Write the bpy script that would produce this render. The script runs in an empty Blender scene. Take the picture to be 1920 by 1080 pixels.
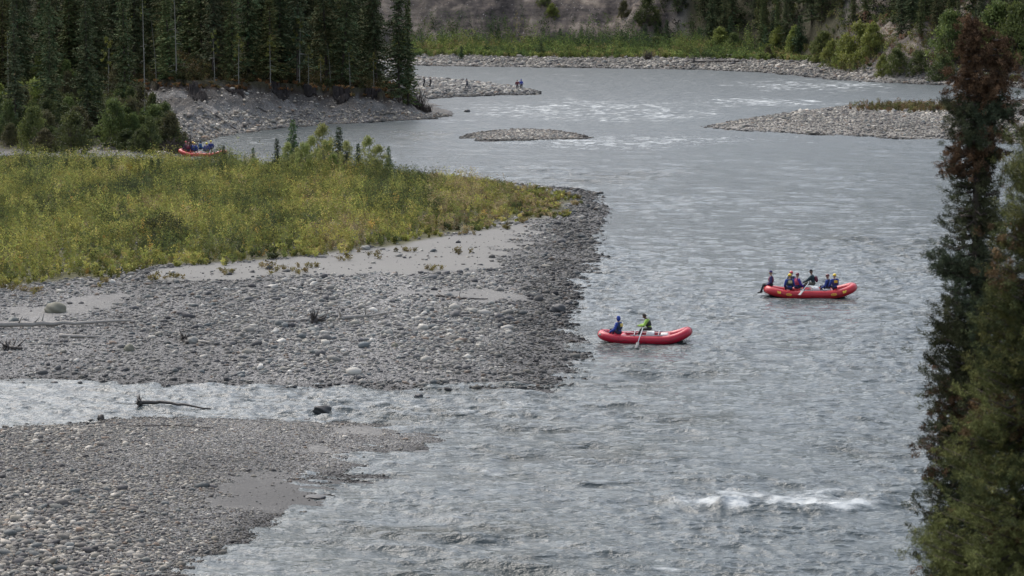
import bpy, bmesh, math, random
import numpy as np
from mathutils import Vector, Matrix
S = bpy.context.scene
COL = S.collection
R = math.radians
# ------------------------------------------------------------------ camera, sky, sun, exposure
F = 4800.0; CAMZ = 20.0; TP = 0.125; PITCH = math.atan(TP)
cd = bpy.data.cameras.new('camera'); cam = bpy.data.objects.new('camera', cd); COL.objects.link(cam)
cam.location = (0, 0, CAMZ); cam.rotation_euler = (math.pi/2 - PITCH, 0, 0)
cd.sensor_width = 36; cd.lens = 90.0 / math.cos(PITCH) * math.cos(PITCH); cd.clip_end = 4000; cd.clip_start = 0.5
cd.dof.use_dof = True; cd.dof.focus_distance = 150; cd.dof.aperture_fstop = 3.2
S.camera = cam
W = bpy.data.worlds.new('World'); S.world = W; W.use_nodes = True
wn = W.node_tree; wn.nodes.clear()
sky = wn.nodes.new('ShaderNodeTexSky'); sky.sky_type = 'NISHITA'; sky.sun_disc = False
SUN_EL, SUN_AZ = R(52), R(-35)            # azimuth measured from +Y towards +X
sky.sun_elevation = SUN_EL; sky.sun_rotation = SUN_AZ
sky.air_density = 1.0; sky.dust_density = 4.0; sky.ozone_density = 1.0
hs = wn.nodes.new('ShaderNodeHueSaturation'); hs.inputs['Saturation'].default_value = 0.62
bg = wn.nodes.new('ShaderNodeBackground'); bg.inputs['Strength'].default_value = 0.145
wo = wn.nodes.new('ShaderNodeOutputWorld')
wn.links.new(sky.outputs[0], hs.inputs['Color']); wn.links.new(hs.outputs[0], bg.inputs[0]); wn.links.new(bg.outputs[0], wo.inputs[0])
sl = bpy.data.lights.new('sun', 'SUN'); sl.energy = 0.5; sl.angle = R(25); sl.color = (1.0, 0.96, 0.9)
so = bpy.data.objects.new('sun', sl); COL.objects.link(so)
sd_ = Vector((math.sin(SUN_AZ)*math.cos(SUN_EL), math.cos(SUN_AZ)*math.cos(SUN_EL), math.sin(SUN_EL)))
so.rotation_euler = sd_.to_track_quat('Z', 'Y').to_euler(); so.location = (0, 0, 80)
S.view_settings.view_transform = 'Standard'; S.view_settings.look = 'None'
S.view_settings.exposure = 0.96; S.view_settings.gamma = 1.0
try:
    S.cycles.max_bounces = 5; S.cycles.diffuse_bounces = 3; S.cycles.glossy_bounces = 3
except Exception: pass

# ------------------------------------------------------------------ helpers
rng = np.random.default_rng(7)
def unp(px, py, z=0.0):
    """point at height z seen at photo pixel (px, py)"""
    px = np.asarray(px, float); py = np.asarray(py, float)
    x = (px-960)/F; v = (540-py)/F
    c, s = math.cos(PITCH), math.sin(PITCH)
    dy = c + v*s; dz = -s + v*c
    t = (z-CAMZ)/dz
    return x*t, dy*t
def upx(X, Y):
    """approximate photo column of a far point"""
    return 960 + F*X/np.maximum(Y, 1)
_T = {}
def vnoise(x, y, seed=0):
    if seed not in _T: _T[seed] = np.random.default_rng(1000+seed).random((256, 256))
    T = _T[seed]
    xi = np.floor(x).astype(np.int64); yi = np.floor(y).astype(np.int64)
    fx = x-xi; fy = y-yi; fx = fx*fx*(3-2*fx); fy = fy*fy*(3-2*fy)
    x0 = xi & 255; x1 = (xi+1) & 255; y0 = yi & 255; y1 = (yi+1) & 255
    a = T[x0, y0]*(1-fx)+T[x1, y0]*fx; b = T[x0, y1]*(1-fx)+T[x1, y1]*fx
    return (a*(1-fy)+b*fy)*2-1
def fbm(x, y, oct=4, seed=0, gain=.5):
    s = 0; a = 1.0; t = 0
    for k in range(oct):
        s = s+a*vnoise(x*2**k+13.7*k, y*2**k-7.1*k, seed+k); t += a; a *= gain
    return s/t
def sstep(a, b, x):
    t = np.clip((x-a)/(b-a), 0, 1); return t*t*(3-2*t)
def sdist(X, Y, poly):
    """signed distance, positive inside"""
    P = np.asarray(poly, float); Q = np.roll(P, -1, 0)
    d2 = np.full(X.shape, 1e18); ins = np.zeros(X.shape, bool)
    for (ax, ay), (bx, by) in zip(P, Q):
        ex, ey = bx-ax, by-ay; wx, wy = X-ax, Y-ay
        t = np.clip((wx*ex+wy*ey)/(ex*ex+ey*ey+1e-12), 0, 1)
        d2 = np.minimum(d2, (wx-ex*t)**2+(wy-ey*t)**2)
        if ay != by:
            ins ^= ((ay > Y) != (by > Y)) & (X < (bx-ax)*(Y-ay)/(by-ay)+ax)
    d = np.sqrt(d2); return np.where(ins, d, -d)
def ppoly(pts, z=0.0):
    a = np.array(pts, float); x, y = unp(a[:, 0], a[:, 1], z); return np.stack([x, y], 1)

def mk_mesh(name, V, faces, cols=None, smooth=False):
    """V (n,3); faces (m,k) ndarray; cols (n,3|4) per vertex"""
    me = bpy.data.meshes.new(name); V = np.ascontiguousarray(V, np.float32); m, k = faces.shape
    me.vertices.add(len(V)); me.vertices.foreach_set('co', V.ravel())
    me.loops.add(m*k); me.loops.foreach_set('vertex_index', np.ascontiguousarray(faces, np.int32).ravel())
    me.polygons.add(m); me.polygons.foreach_set('loop_start', np.arange(0, m*k, k, dtype=np.int32))
    me.polygons.foreach_set('loop_total', np.full(m, k, np.int32))
    if smooth: me.polygons.foreach_set('use_smooth', np.ones(m, bool))
    if cols is not None: add_col(me, 'col', cols)
    me.update(calc_edges=True)
    return me
def add_col(me, name, c):
    c = np.asarray(c, np.float32)
    if c.shape[1] == 3: c = np.concatenate([c, np.ones((len(c), 1), np.float32)], 1)
    at = me.color_attributes.new(name, 'FLOAT_COLOR', 'POINT'); at.data.foreach_set('color', np.ascontiguousarray(c, np.float32).ravel())
def tag(o, label=None, cat=None, group=None, kind=None):
    if label: o['label'] = label
    if cat: o['category'] = cat
    if group: o['group'] = group
    if kind: o['kind'] = kind
    return o
def link(name, me, mat=None, parent=None, loc=None, rot=None):
    o = bpy.data.objects.new(name, me); COL.objects.link(o)
    if mat is not None and me is not None and len(me.materials) == 0: me.materials.append(mat)
    if parent is not None: o.parent = parent
    if loc is not None: o.location = loc
    if rot is not None: o.rotation_euler = rot
    return o
def empty(name, loc, rz=0, label=None, cat=None, group=None):
    o = link(name, None, loc=loc, rot=(0, 0, rz)); o.empty_display_size = .3
    return tag(o, label, cat, group)
def copy_tree(root, loc, rz, sc=1.0, label=None, group=None):
    r = root.copy(); COL.objects.link(r); r.location = loc; r.rotation_euler = (0, 0, rz); r.scale = (sc, sc, sc)
    if label: r['label'] = label
    if group: r['group'] = group
    for ch in root.children:
        c = ch.copy(); COL.objects.link(c); c.parent = r
        for g in ch.children:
            d = g.copy(); COL.objects.link(d); d.parent = c
    return r
def leaf_tris(P, D, L, Wd, rg):
    """triangles: base centred on P, tip at P + D*L, random roll"""
    n = len(P); r = rg.normal(size=(n, 3)); sd = np.cross(D, r); sd /= (np.linalg.norm(sd, axis=1, keepdims=True)+1e-9)
    L = np.asarray(L).reshape(-1, 1) if np.ndim(L) else L; Wd = np.asarray(Wd).reshape(-1, 1) if np.ndim(Wd) else Wd
    return np.stack([P-sd*Wd*.5, P+sd*Wd*.5, P+D*L], 1)
def leaf_quads(P, D, L, Wd, rg):
    n = len(P); r = rg.normal(size=(n, 3)); sd = np.cross(D, r); sd /= (np.linalg.norm(sd, axis=1, keepdims=True)+1e-9)
    L = np.asarray(L).reshape(-1, 1) if np.ndim(L) else L; Wd = np.asarray(Wd).reshape(-1, 1) if np.ndim(Wd) else Wd
    return np.stack([P, P+D*L*.5+sd*Wd*.5, P+D*L, P+D*L*.5-sd*Wd*.5], 1)
def unit(v): return v/(np.linalg.norm(v, axis=-1, keepdims=True)+1e-9)
def soup(name, T, C):
    n, k, _ = T.shape
    return mk_mesh(name, T.reshape(-1, 3), np.arange(n*k).reshape(n, k), np.repeat(C, k, 0))
def tube(bm, pts, rads, seg=8, cap=True, close=False):
    """swept tube through pts with radii, appended to bmesh"""
    pts = [Vector(p) for p in pts]; n = len(pts); rings = []
    up = Vector((0, 0, 1)); prev = None
    for i, p in enumerate(pts):
        if close: t = pts[(i+1) % n]-pts[i-1]
        else: t = pts[min(i+1, n-1)]-pts[max(i-1, 0)]
        t.normalize()
        if prev is None:
            a = t.cross(up)
            if a.length < 1e-3: a = t.cross(Vector((1, 0, 0)))
        else: a = prev-t*prev.dot(t)
        a.normalize(); prev = a; b = t.cross(a)
        r = rads[i] if hasattr(rads, '__len__') else rads
        rings.append([bm.verts.new(p+(a*math.cos(2*math.pi*k/seg)+b*math.sin(2*math.pi*k/seg))*r) for k in range(seg)])
    m = n if close else n-1
    for i in range(m):
        A, B = rings[i], rings[(i+1) % n]
        off = 0
        if close and i == n-1:
            off = min(range(seg), key=lambda o: (A[0].co-B[o].co).length)
        for k in range(seg):
            try: bm.faces.new((A[k], A[(k+1) % seg], B[(k+1+off) % seg], B[(k+off) % seg]))
            except ValueError: pass
    if cap and not close:
        bm.faces.new(rings[0][::-1]); bm.faces.new(rings[-1])
def ellips(bm, c, r, seg=12, rings=8, rot=None, jit=0, rg=None):
    M = Matrix.Translation(Vector(c)) @ (rot.to_4x4() if rot else Matrix.Identity(4)) @ Matrix.Diagonal((r[0], r[1], r[2], 1))
    g = bmesh.ops.create_uvsphere(bm, u_segments=seg, v_segments=rings, radius=1, matrix=M)
    return g['verts']
def box(bm, c, s, rot=None, bev=0):
    M = Matrix.Translation(Vector(c)) @ (rot.to_4x4() if rot else Matrix.Identity(4)) @ Matrix.Diagonal((s[0], s[1], s[2], 1))
    g = bmesh.ops.create_cube(bm, size=1, matrix=M)
    if bev:
        ed = list({e for v in g['verts'] for e in v.link_edges})
        bmesh.ops.bevel(bm, geom=ed, offset=bev, segments=2, affect='EDGES', profile=.6)
def bobj(name, bm, mat, parent=None, smooth=True, loc=None, rot=None):
    bmesh.ops.recalc_face_normals(bm, faces=bm.faces[:])
    me = bpy.data.meshes.new(name); bm.to_mesh(me); bm.free()
    if smooth: me.polygons.foreach_set('use_smooth', np.ones(len(me.polygons), bool))
    return link(name, me, mat, parent, loc, rot)

# ------------------------------------------------------------------ materials
class NT:
    def __init__(s, name):
        s.m = bpy.data.materials.new(name); s.m.use_nodes = True; s.t = s.m.node_tree; s.t.nodes.clear()
        s.out = s.t.nodes.new('ShaderNodeOutputMaterial'); s.b = s.t.nodes.new('ShaderNodeBsdfPrincipled')
        s.t.links.new(s.b.outputs[0], s.out.inputs[0])
    def n(s, typ, ins=None, **props):
        nd = s.t.nodes.new(typ)
        for k, v in props.items(): setattr(nd, k, v)
        for k, v in (ins or {}).items(): s.set(nd, k, v)
        return nd
    def set(s, nd, k, v):
        i = nd.inputs[k]
        if isinstance(v, bpy.types.NodeSocket): s.t.links.new(v, i)
        elif isinstance(v, bpy.types.Node): s.t.links.new(v.outputs[0], i)
        else:
            if hasattr(i.default_value, '__len__') and len(i.default_value) == 4 and len(v) == 3: v = (*v, 1)
            i.default_value = v
    def bs(s, **k):
        for a, v in k.items(): s.set(s.b, a.replace('_', ' '), v)
    def attr(s, name): return s.n('ShaderNodeAttribute', attribute_name=name)
    def pos(s): return s.n('ShaderNodeNewGeometry').outputs['Position']
    def noise(s, scale, detail=4, rough=.55, vec=None, dim='3D'):
        nd = s.n('ShaderNodeTexNoise', {'Scale': scale, 'Detail': detail, 'Roughness': rough}, noise_dimensions=dim)
        if vec is not None: s.set(nd, 'Vector', vec)
        return nd.outputs[0]
    def vor(s, scale, vec=None, feature='F1', rnd=1.0):
        nd = s.n('ShaderNodeTexVoronoi', {'Scale': scale, 'Randomness': rnd}, feature=feature)
        if vec is not None: s.set(nd, 'Vector', vec)
        return nd
    def mix(s, f, a, b, mode='MIX'):
        nd = s.n('ShaderNodeMix', data_type='RGBA', blend_type=mode)
        for i, v in ((0, f), (6, a), (7, b)):
            if isinstance(v, bpy.types.NodeSocket): s.t.links.new(v, nd.inputs[i])
            elif isinstance(v, bpy.types.Node): s.t.links.new(v.outputs[0], nd.inputs[i])
            else:
                if i > 0 and len(v) == 3: v = (*v, 1)
                nd.inputs[i].default_value = v
        return nd.outputs[2]
    def math(s, op, a, b=0.0, c=None):
        nd = s.n('ShaderNodeMath', operation=op); s.set(nd, 0, a); s.set(nd, 1, b)
        if c is not None: s.set(nd, 2, c)
        return nd.outputs[0]
    def ramp(s, f, stops):
        nd = s.n('ShaderNodeValToRGB', {'Fac': f}); e = nd.color_ramp.elements
        while len(e) < len(stops): e.new(.5)
        for q, (p, c) in zip(e, stops): q.position = p; q.color = (*c, 1) if len(c) == 3 else c
        return nd.outputs[0]
    def bump(s, h, strength=.5, dist=.05, nrm=None):
        nd = s.n('ShaderNodeBump', {'Height': h, 'Strength': strength, 'Distance': dist})
        if nrm is not None: s.set(nd, 'Normal', nrm)
        return nd.outputs[0]
def plain(name, col, rough=.6, var=.15, scale=12, bump=.0, metal=0, spec=.5):
    m = NT(name); tc = m.n('ShaderNodeTexCoord').outputs['Object']
    f = m.noise(scale, 5, .6, tc)
    c = m.mix(f, tuple(max(0, v*(1-var)) for v in col), tuple(min(1, v*(1+var)) for v in col))
    m.bs(Base_Color=c, Roughness=rough, Metallic=metal, Specular_IOR_Level=spec)
    if bump: m.bs(Normal=m.bump(f, bump, .02))
    return m.m
def leafmat(name, rough=.55, trans=True, objvar=.25, spec=.25):
    m = NT(name); a = m.attr('col').outputs[0]
    rnd = m.n('ShaderNodeObjectInfo').outputs['Random']
    v = m.math('ADD', m.math('MULTIPLY', rnd, objvar), 1-objvar*.5)
    hsn = m.n('ShaderNodeHueSaturation', {'Value': v, 'Color': a, 'Hue': m.math('ADD', m.math('MULTIPLY', rnd, .03), .485)})
    m.bs(Base_Color=hsn.outputs[0], Roughness=rough, Specular_IOR_Level=spec)
    if trans:
        tr = m.n('ShaderNodeBsdfTranslucent', {'Color': hsn.outputs[0]})
        mx = m.n('ShaderNodeMixShader', {0: .38}); m.t.links.new(m.b.outputs[0], mx.inputs[1]); m.t.links.new(tr.outputs[0], mx.inputs[2])
        m.t.links.new(mx.outputs[0], m.out.inputs[0])
    return m.m
M_leaf = leafmat('foliage'); M_needle = leafmat('needles', .8, False, .3, .08); M_far = leafmat('thicket_foliage', .7, True, 0, .12)
def colmat(name, rough, bumps=.3, scale=30):
    m = NT(name); a = m.attr('col').outputs[0]; f = m.noise(scale, 4, .6, m.pos())
    c = m.mix(m.math('MULTIPLY', f, .6), a, m.mix(1.0, a, (.6, .6, .6), 'MULTIPLY'))
    m.bs(Base_Color=c, Roughness=rough, Specular_IOR_Level=.3, Normal=m.bump(f, bumps, .02)); return m.m
M_stone = colmat('river_stone', .75)
M_bark = plain('bark', (.07, .055, .045), .9, .45, 8, .6)
M_palebark = plain('pale_bark', (.21, .20, .17), .8, .3, 6, .3)
M_drift = plain('driftwood', (.30, .28, .25), .85, .35, 5, .5)
M_driftdark = plain('wet_driftwood', (.055, .048, .042), .6, .4, 5, .5)
M_darkrock = plain('dark_rock', (.045, .046, .046), .55, .4, 3, .7)
M_greyrock = plain('grey_rock', (.24, .235, .21), .8, .3, 3, .6)
M_mossrock = plain('lichen_rock', (.17, .165, .125), .85, .35, 2.5, .6)

# ground: zone = (sand, vegetated soil, cliff, wet)   zone2 = (dark soil, forest floor, pebble scale, pale cobbles)
m = NT('river_bank_ground'); P = m.pos()
z1 = m.n('ShaderNodeSeparateColor', {0: m.attr('zone').outputs[0]}); z1a = m.attr('zone').outputs['Alpha']
z2 = m.n('ShaderNodeSeparateColor', {0: m.attr('zone2').outputs[0]}); z2a = m.attr('zone2').outputs['Alpha']
v1 = m.vor(10, P); v2 = m.vor(22, P); nbig = m.noise(.35, 4, .6, P); nf = m.noise(40, 3, .6, P); nm = m.noise(3, 5, .6, P)
pal = [(0, (.05, .05, .052)), (.3, (.125, .125, .124)), (.6, (.20, .196, .185)), (.8, (.30, .295, .275)), (1, (.55, .54, .50))]
s1 = m.n('ShaderNodeSeparateColor', {0: v1.outputs['Color']}).outputs[0]; s2 = m.n('ShaderNodeSeparateColor', {0: v2.outputs['Color']}).outputs[1]
g1 = m.ramp(s1, pal); g2 = m.ramp(s2, pal)
grav = m.mix(.5, g1, g2)
grav = m.mix(m.math('MULTIPLY', m.math('SUBTRACT', nbig, .3), 1.4), m.mix(1.0, grav, (.62, .62, .64), 'MULTIPLY'), grav)
edge = m.math('MINIMUM', m.math('MULTIPLY', v1.outputs['Distance'], 10*.13), 1.0)
grav = m.mix(m.math('MULTIPLY', z2a, .5), grav, (.335, .305, .255))
sand = m.mix(nm, (.160, .157, .145), (.205, .200, .184))
cl = m.noise(.13, 6, .65, P); clf = m.n('ShaderNodeTexNoise', {'Scale': 1.0, 'Detail': 6, 'Roughness': .7})
mp = m.n('ShaderNodeMapping', {'Vector': P, 'Rotation': (0, .15, 0), 'Scale': (.10, .10, .9)}); m.set(clf, 'Vector', mp.outputs[0])
cliff = m.ramp(m.math('ADD', m.math('MULTIPLY', cl, .70), m.math('MULTIPLY', clf.outputs[0], .30)),
               [(.38, (.030, .026, .024)), (.45, (.078, .066, .060)), (.51, (.135, .112, .092)), (.57, (.21, .178, .145)), (.66, (.30, .265, .225))])  # dark tones serve as rock outcrops and painted-in gully shade
v3 = m.vor(1.1, P); spk = m.math('LESS_THAN', v3.outputs['Distance'], m.math('MULTIPLY', m.noise(.2, 2, .5, P), .26))
cliff = m.mix(m.math('MULTIPLY', spk, .7), cliff, (.34, .325, .30))
soil = m.mix(nm, (.012, .008, .005), (.034, .022, .013))
floor = m.mix(nm, (.025, .025, .013), (.06, .054, .026))
veg = m.mix(nm, (.05, .05, .02), (.10, .095, .04))
gb = m.n('ShaderNodeSeparateColor', {0: m.attr('tone').outputs[0]}).outputs[0]
grav = m.n('ShaderNodeHueSaturation', {'Value': gb, 'Color': grav}).outputs[0]
c = m.mix(z1.outputs[0], grav, sand)
c = m.mix(z1.outputs[2], c, cliff)
c = m.mix(z2.outputs[0], c, soil); c = m.mix(z2.outputs[1], c, floor); c = m.mix(z1.outputs[1], c, veg)
c = m.mix(z1a, c, m.mix(1.0, c, (.42, .42, .43), 'MULTIPLY'))
crk = m.math('MULTIPLY', z1.outputs[2], m.math('MULTIPLY', m.noise(.7, 7, .7, P), 14.0))
hgt = m.math('ADD', m.math('MULTIPLY', m.math('SUBTRACT', 1.0, edge), m.math('SUBTRACT', 1.0, z1.outputs[0])), m.math('ADD', crk, m.math('MULTIPLY', nf, .15)))
m.bs(Base_Color=c, Roughness=m.math('SUBTRACT', .9, m.math('MULTIPLY', z1a, .15)), Specular_IOR_Level=.3,
     Normal=m.bump(hgt, .8, .06))
M_ground = m.m

# water: attribute foam holds foam, painted-in weak reflection, distance
m = NT('silty_river_water'); P = m.pos()
fo = m.n('ShaderNodeSeparateColor', {0: m.attr('foam').outputs[0]})
mp = m.n('ShaderNodeMapping', {'Vector': P, 'Rotation': (0, 0, .12), 'Scale': (.55, 1.0, 1.0)})
n1 = m.noise(1.5, 5, .62, mp.outputs[0]); n2 = m.noise(5.0, 2, .5, mp.outputs[0]); n3 = m.noise(.5, 3, .5, mp.outputs[0])
n4 = m.noise(.55, 4, .6, mp.outputs[0])
hh = m.math('ADD', m.math('ADD', m.math('MULTIPLY', n1, 1.0), m.math('MULTIPLY', n2, .14)), m.math('MULTIPLY', n4, m.math('MULTIPLY', fo.outputs[2], 4.0)))
ff = m.noise(4, 6, .75, P)
fm = m.math('MULTIPLY', m.math('SUBTRACT', m.math('ADD', fo.outputs[0], m.math('MULTIPLY', m.math('SUBTRACT', ff, .5), .9)), .38), 1.7)
fm = m.n('ShaderNodeClamp', {0: fm}).outputs[0]
body = m.mix(n3, (.042, .056, .058), (.066, .084, .086))
body = m.mix(fo.outputs[1], body, (.026, .034, .028))  # darker body colour painted where wave faces reflect less sky
fm = m.math('MULTIPLY', fm, .85)
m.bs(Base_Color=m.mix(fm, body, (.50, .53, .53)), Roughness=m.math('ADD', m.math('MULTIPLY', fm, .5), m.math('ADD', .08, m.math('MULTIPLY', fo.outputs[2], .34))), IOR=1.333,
     Normal=m.bump(hh, 1.0, m.math('ADD', .24, m.math('MULTIPLY', fo.outputs[1], .30))))
M_water = m.m
# ------------------------------------------------------------------ shorelines (traced waterlines turned into ground plans)
A_ = ppoly([(-700,812),(-60,804),(60,797),(150,793),(200,785),(300,783),(420,782),(560,785),(660,788),(740,795),(800,806),(848,828),(815,842),(745,853),(700,858),(720,868),(735,884),(700,893),(640,898),(600,908),(612,928),(575,950),(535,975),(490,1008),(420,1040),(330,1082),(240,1120),(-100,1190),(-700,1190)])
B_ = ppoly([(-900,712),(0,712),(100,714),(210,719),(400,723),(600,728),(800,730),(960,731),(1030,729),(1068,718),(1088,700),(1092,672),(1082,640),(1078,600),(1090,560),(1112,520),(1142,488),(1122,462),(1130,425),(1146,400),(1138,380),(1112,361),(1080,354),(1000,350),(900,338),(800,328),(700,321),(600,317),(500,314),(440,311),(380,306),(340,301),(322,296),(322,288),(200,286),(-900,284)])
C_ = ppoly([(-1200,330),(-300,312),(0,303),(150,298),(325,292),(345,276),(395,258),(440,250),(480,245),(560,238),(640,232),(700,229),(760,226),(805,223),(838,217),(845,211),(825,203),(803,192),(800,182),(790,165),(770,150),(-200,141),(-1200,141)])
SP = ppoly([(700,190),(800,186),(850,182),(930,179),(1000,178),(1012,175),(985,168),(930,160),(870,154),(820,149),(780,147),(700,147)])
D_ = ppoly([(862,260),(880,252),(920,246),(980,242),(1030,244),(1070,250),(1100,257),(1115,259),(1080,262),(1000,263),(900,264)])
E_ = ppoly([(1316,240),(1360,231),(1420,221),(1500,210),(1580,201),(1650,197),(1760,196),(1850,194),(1960,190),(2500,185),(2500,300),(2000,278),(1900,270),(1770,263),(1650,259),(1560,254),(1450,249),(1370,244)])
F_ = ppoly([(-1200,123),(600,123),(780,123),(900,125),(1050,127),(1200,129),(1320,131),(1430,136),(1500,142),(1560,149),(1620,153),(1700,157),(1800,161),(1950,166),(2600,175)])
F_ = np.concatenate([F_, [[3000, 900], [3000, 3000], [-3000, 3000], [-3000, 900]]])
VEG = ppoly([(-900,600),(-50,556),(0,541),(60,538),(130,528),(200,528),(255,505),(330,502),(400,498),(490,488),(560,484),(640,472),(730,462),(800,448),(850,436),(905,428),(950,412),(1010,402),(1052,396),(1074,380),(1068,362),(1040,353),(960,344),(850,335),(700,324),(560,318),(440,313),(380,310),(340,309),(200,308),(-900,312)], .8)
SAND = [ppoly([(240,523),(330,508),(490,494),(640,476),(740,464),(850,441),(950,418),(1010,405),(1000,430),(960,470),(930,492),(860,508),(720,516),(600,522),(480,526),(330,530)], .7),
        ppoly([(390,925),(470,905),(560,892),(640,902),(600,945),(500,958),(400,955)], .1), ppoly([(610,803),(700,800),(720,812),(640,815)], .2),
        ppoly([(590,850),(650,842),(700,850),(660,862),(600,862)], .1), ppoly([(760,552),(900,540),(1000,548),(980,562),(850,560)], .6), ppoly([(40,590),(160,560),(260,562),(180,592),(60,610)], .6)]
def bar(sd, hm, w):
    return np.where(sd > 0, hm*(1-np.exp(-np.maximum(sd, 0)/w)), np.maximum(sd*.14, -1.4))
def terrain(X, Y, full=False):
    X = np.asarray(X, float); Y = np.asarray(Y, float)
    u = upx(X, Y); nz = fbm(X*.35, Y*.35, 3, 3); nf = fbm(X*1.3, Y*1.3, 3, 9)
    k = np.clip(Y/200, .4, 2.4)
    jag = nz*.9*k+nf*.35*k
    a = sdist(X, Y, A_)+jag*.8; b = sdist(X, Y, B_)+jag*.8; c = sdist(X, Y, C_)+jag*.9
    s = sdist(X, Y, SP)+jag*.6; d = sdist(X, Y, D_)+jag*.5; e = sdist(X, Y, E_)+jag*.5; f = sdist(X, Y, F_)+jag*.8
    lump = fbm(X*.12, Y*.12, 3, 21)
    ha = bar(a, .55, 5)+(a > 0)*lump*.10
    hb = bar(b, .95, 7)+(b > 0)*lump*.12
    hs_ = bar(s, .7, 4); hd = bar(d, .06, 1.5); he = bar(e, .9, 5)
    # forest bank: beach, scree slope, steep lip, forest floor
    top = np.interp(u, [-400, 120, 250, 330, 450, 600, 700, 770, 800], [3.0, 3.4, 5.5, 6.4, 5.9, 4.7, 4.1, 3.3, 1.0])
    wid = np.interp(u, [-400, 150, 300, 360, 500, 700, 780], [40, 26, 14, 9.5, 8.5, 7.0, 5.0])
    beach = np.interp(u, [-400, 0, 250, 330, 450, 780], [6, 6, 4, 1.2, 1.0, 1.2])
    cc = c+nf*.8
    t = np.clip((cc-beach)/wid, 0, 1); lipn = fbm(X*.5, Y*.5, 3, 31)
    hc = np.where(c > 0, .3*np.clip(c/beach, 0, 1)+(top-.3-1.1)*t**1.0*(1+.10*nf*(1-t)), np.maximum(c*.14, -1.4))
    lip = sstep(0, .45, cc-beach-wid-lipn*2.0)
    hc = hc+(c > 0)*4*t*(1-t)*(.45*fbm(X*.7, Y*.12, 3, 33)+.25*fbm(X*1.8, Y*.5, 2, 35)); hc = hc+(c > 0)*lip*(.75+.5*fbm(X*.25, Y*.2, 3, 36)); hc = hc+np.clip(c-beach-wid-3, 0, 70)*.03
    # far bank: cobble beach, shrub flat, then slope
    D0 = np.interp(u, [600, 780, 1000, 1250, 1350, 1450, 1540, 1600, 1700, 1900], [62, 66, 72, 75, 62, 44, 20, 8, 6, 7])
    SL = np.interp(u, [600, 1250, 1450, 1560, 1900], [.85, .85, .5, .55, .6])
    gul = fbm(X*.045, Y*.018, 4, 41)
    r = f-D0+gul*7
    hf = bar(f, 1.3, 9)+(f > 0)*lump*.15
    hill = np.where(r > 0, np.minimum(r*SL*(1+.35*gul), 60+10*gul)+sstep(0, 12, r)*(fbm(X*.12, Y*.12, 4, 51)*2.4+fbm(X*.35, Y*.2, 3, 55)*1.0), 0)
    hf = hf+hill
    dist = np.sqrt(X*X+Y*Y); blf = 18.2-.3*np.maximum(dist-3, 0)-.4*nz
    blf = np.where(dist < 3, 18.2, blf); blf = np.maximum(blf, -1.4)
    H = np.maximum.reduce([ha, hb, hs_, hd, he, hc, hf, blf])
    if not full: return H
    return H, dict(a=a, b=b, c=c, s=s, d=d, e=e, f=f, u=u, t=t, lip=lip, hill=hill, r=r, nz=nz, nf=nf, lump=lump, blf=blf, wid=wid, beach=beach, cc=cc, ha=ha, hb=hb, hc=hc, hf=hf, hs=hs_)
def H1(x, y): return float(terrain(np.array([x]), np.array([y]))[0])
_PY = np.concatenate([np.arange(72, 300, .4), np.arange(300, 900, .6)])
def tone(X, Y): return 1+.42*fbm(X*.11, Y*.05, 4, 64)+.12*fbm(X*.5, Y*.2, 2, 65)
def bandwet(X, Y): return sstep(4.6, 2.6, sdist(X, Y, B_)+fbm(X*.6, Y*.4, 3, 66)*1.6)*sstep(780, 960, upx(X, Y))
def put(px, py, h=None):
    """first ground point along the sight line of a photo pixel"""
    c, s = math.cos(PITCH), math.sin(PITCH); v = (540-py)/F; dy = c+v*s; dz = -s+v*c
    T_ = _PY/dy; X_ = (px-960)/F*T_; Z_ = CAMZ+dz*T_
    lo_ = max(0, int(np.searchsorted(_PY, unp(px, py, 9.0 if py < 330 else 2.0)[1] if py > -50 else 72))-2)
    X_, Y_, Z_ = X_[lo_:], _PY[lo_:], Z_[lo_:]
    d_ = np.maximum(terrain(X_, Y_), 0)-Z_; i = int(np.argmax(d_ >= 0)) if (d_ >= 0).any() else len(d_)-1
    if i > 0:
        f_ = d_[i-1]/(d_[i-1]-d_[i]) if d_[i] != d_[i-1] else 0; y = Y_[i-1]+f_*(Y_[i]-Y_[i-1]); x = X_[i-1]+f_*(X_[i]-X_[i-1])
    else: x, y = X_[0], Y_[0]
    return float(x), float(y), max(0, H1(float(x), float(y)))

cols = np.concatenate([np.arange(-700, -60, 16), np.arange(-60, 1990, 3.5), np.arange(1990, 2650, 16)]).astype(float)
rows = np.concatenate([np.linspace(1.5, 60, 36), np.arange(60.4, 170, .35), np.arange(170, 262, .5), np.arange(262, 345, .42), np.arange(345, 440, .7), np.arange(440, 720, 1.6), np.geomspace(722, 2200, 26)])
# near the camera the sheet fans out wider
g = (cols[None, :]-960)/F*np.ones((len(rows), 1)); fan = 1+np.clip((75-rows)/12, 0, 12)[:, None]
X = g*fan*rows[:, None]; Y = rows[:, None]*np.ones((1, len(cols)))
X = X+np.sign(X)*np.clip(rows[:, None]-900, 0, 2000)*.6*np.abs(g)*2
Z, q = terrain(X, Y, True)
nr, nc = X.shape
V = np.stack([X, Y, Z], -1).reshape(-1, 3)
ii = np.arange(nr*nc).reshape(nr, nc)
Fq = np.stack([ii[:-1, :-1], ii[:-1, 1:], ii[1:, 1:], ii[1:, :-1]], -1).reshape(-1, 4)
me = mk_mesh('ground', V, Fq, smooth=True)
sand = np.zeros_like(X)
for P_, w_ in zip(SAND, (1.0, .75, .6, .7, .6, .5)): sand = np.maximum(sand, w_*sstep(-.8, 1.2, sdist(X, Y, P_)+fbm(X*.6, Y*.6, 4, 61)*2.6))
veg = sstep(-.6, .8, sdist(X, Y, VEG)+q['nz']*1.2)
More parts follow.
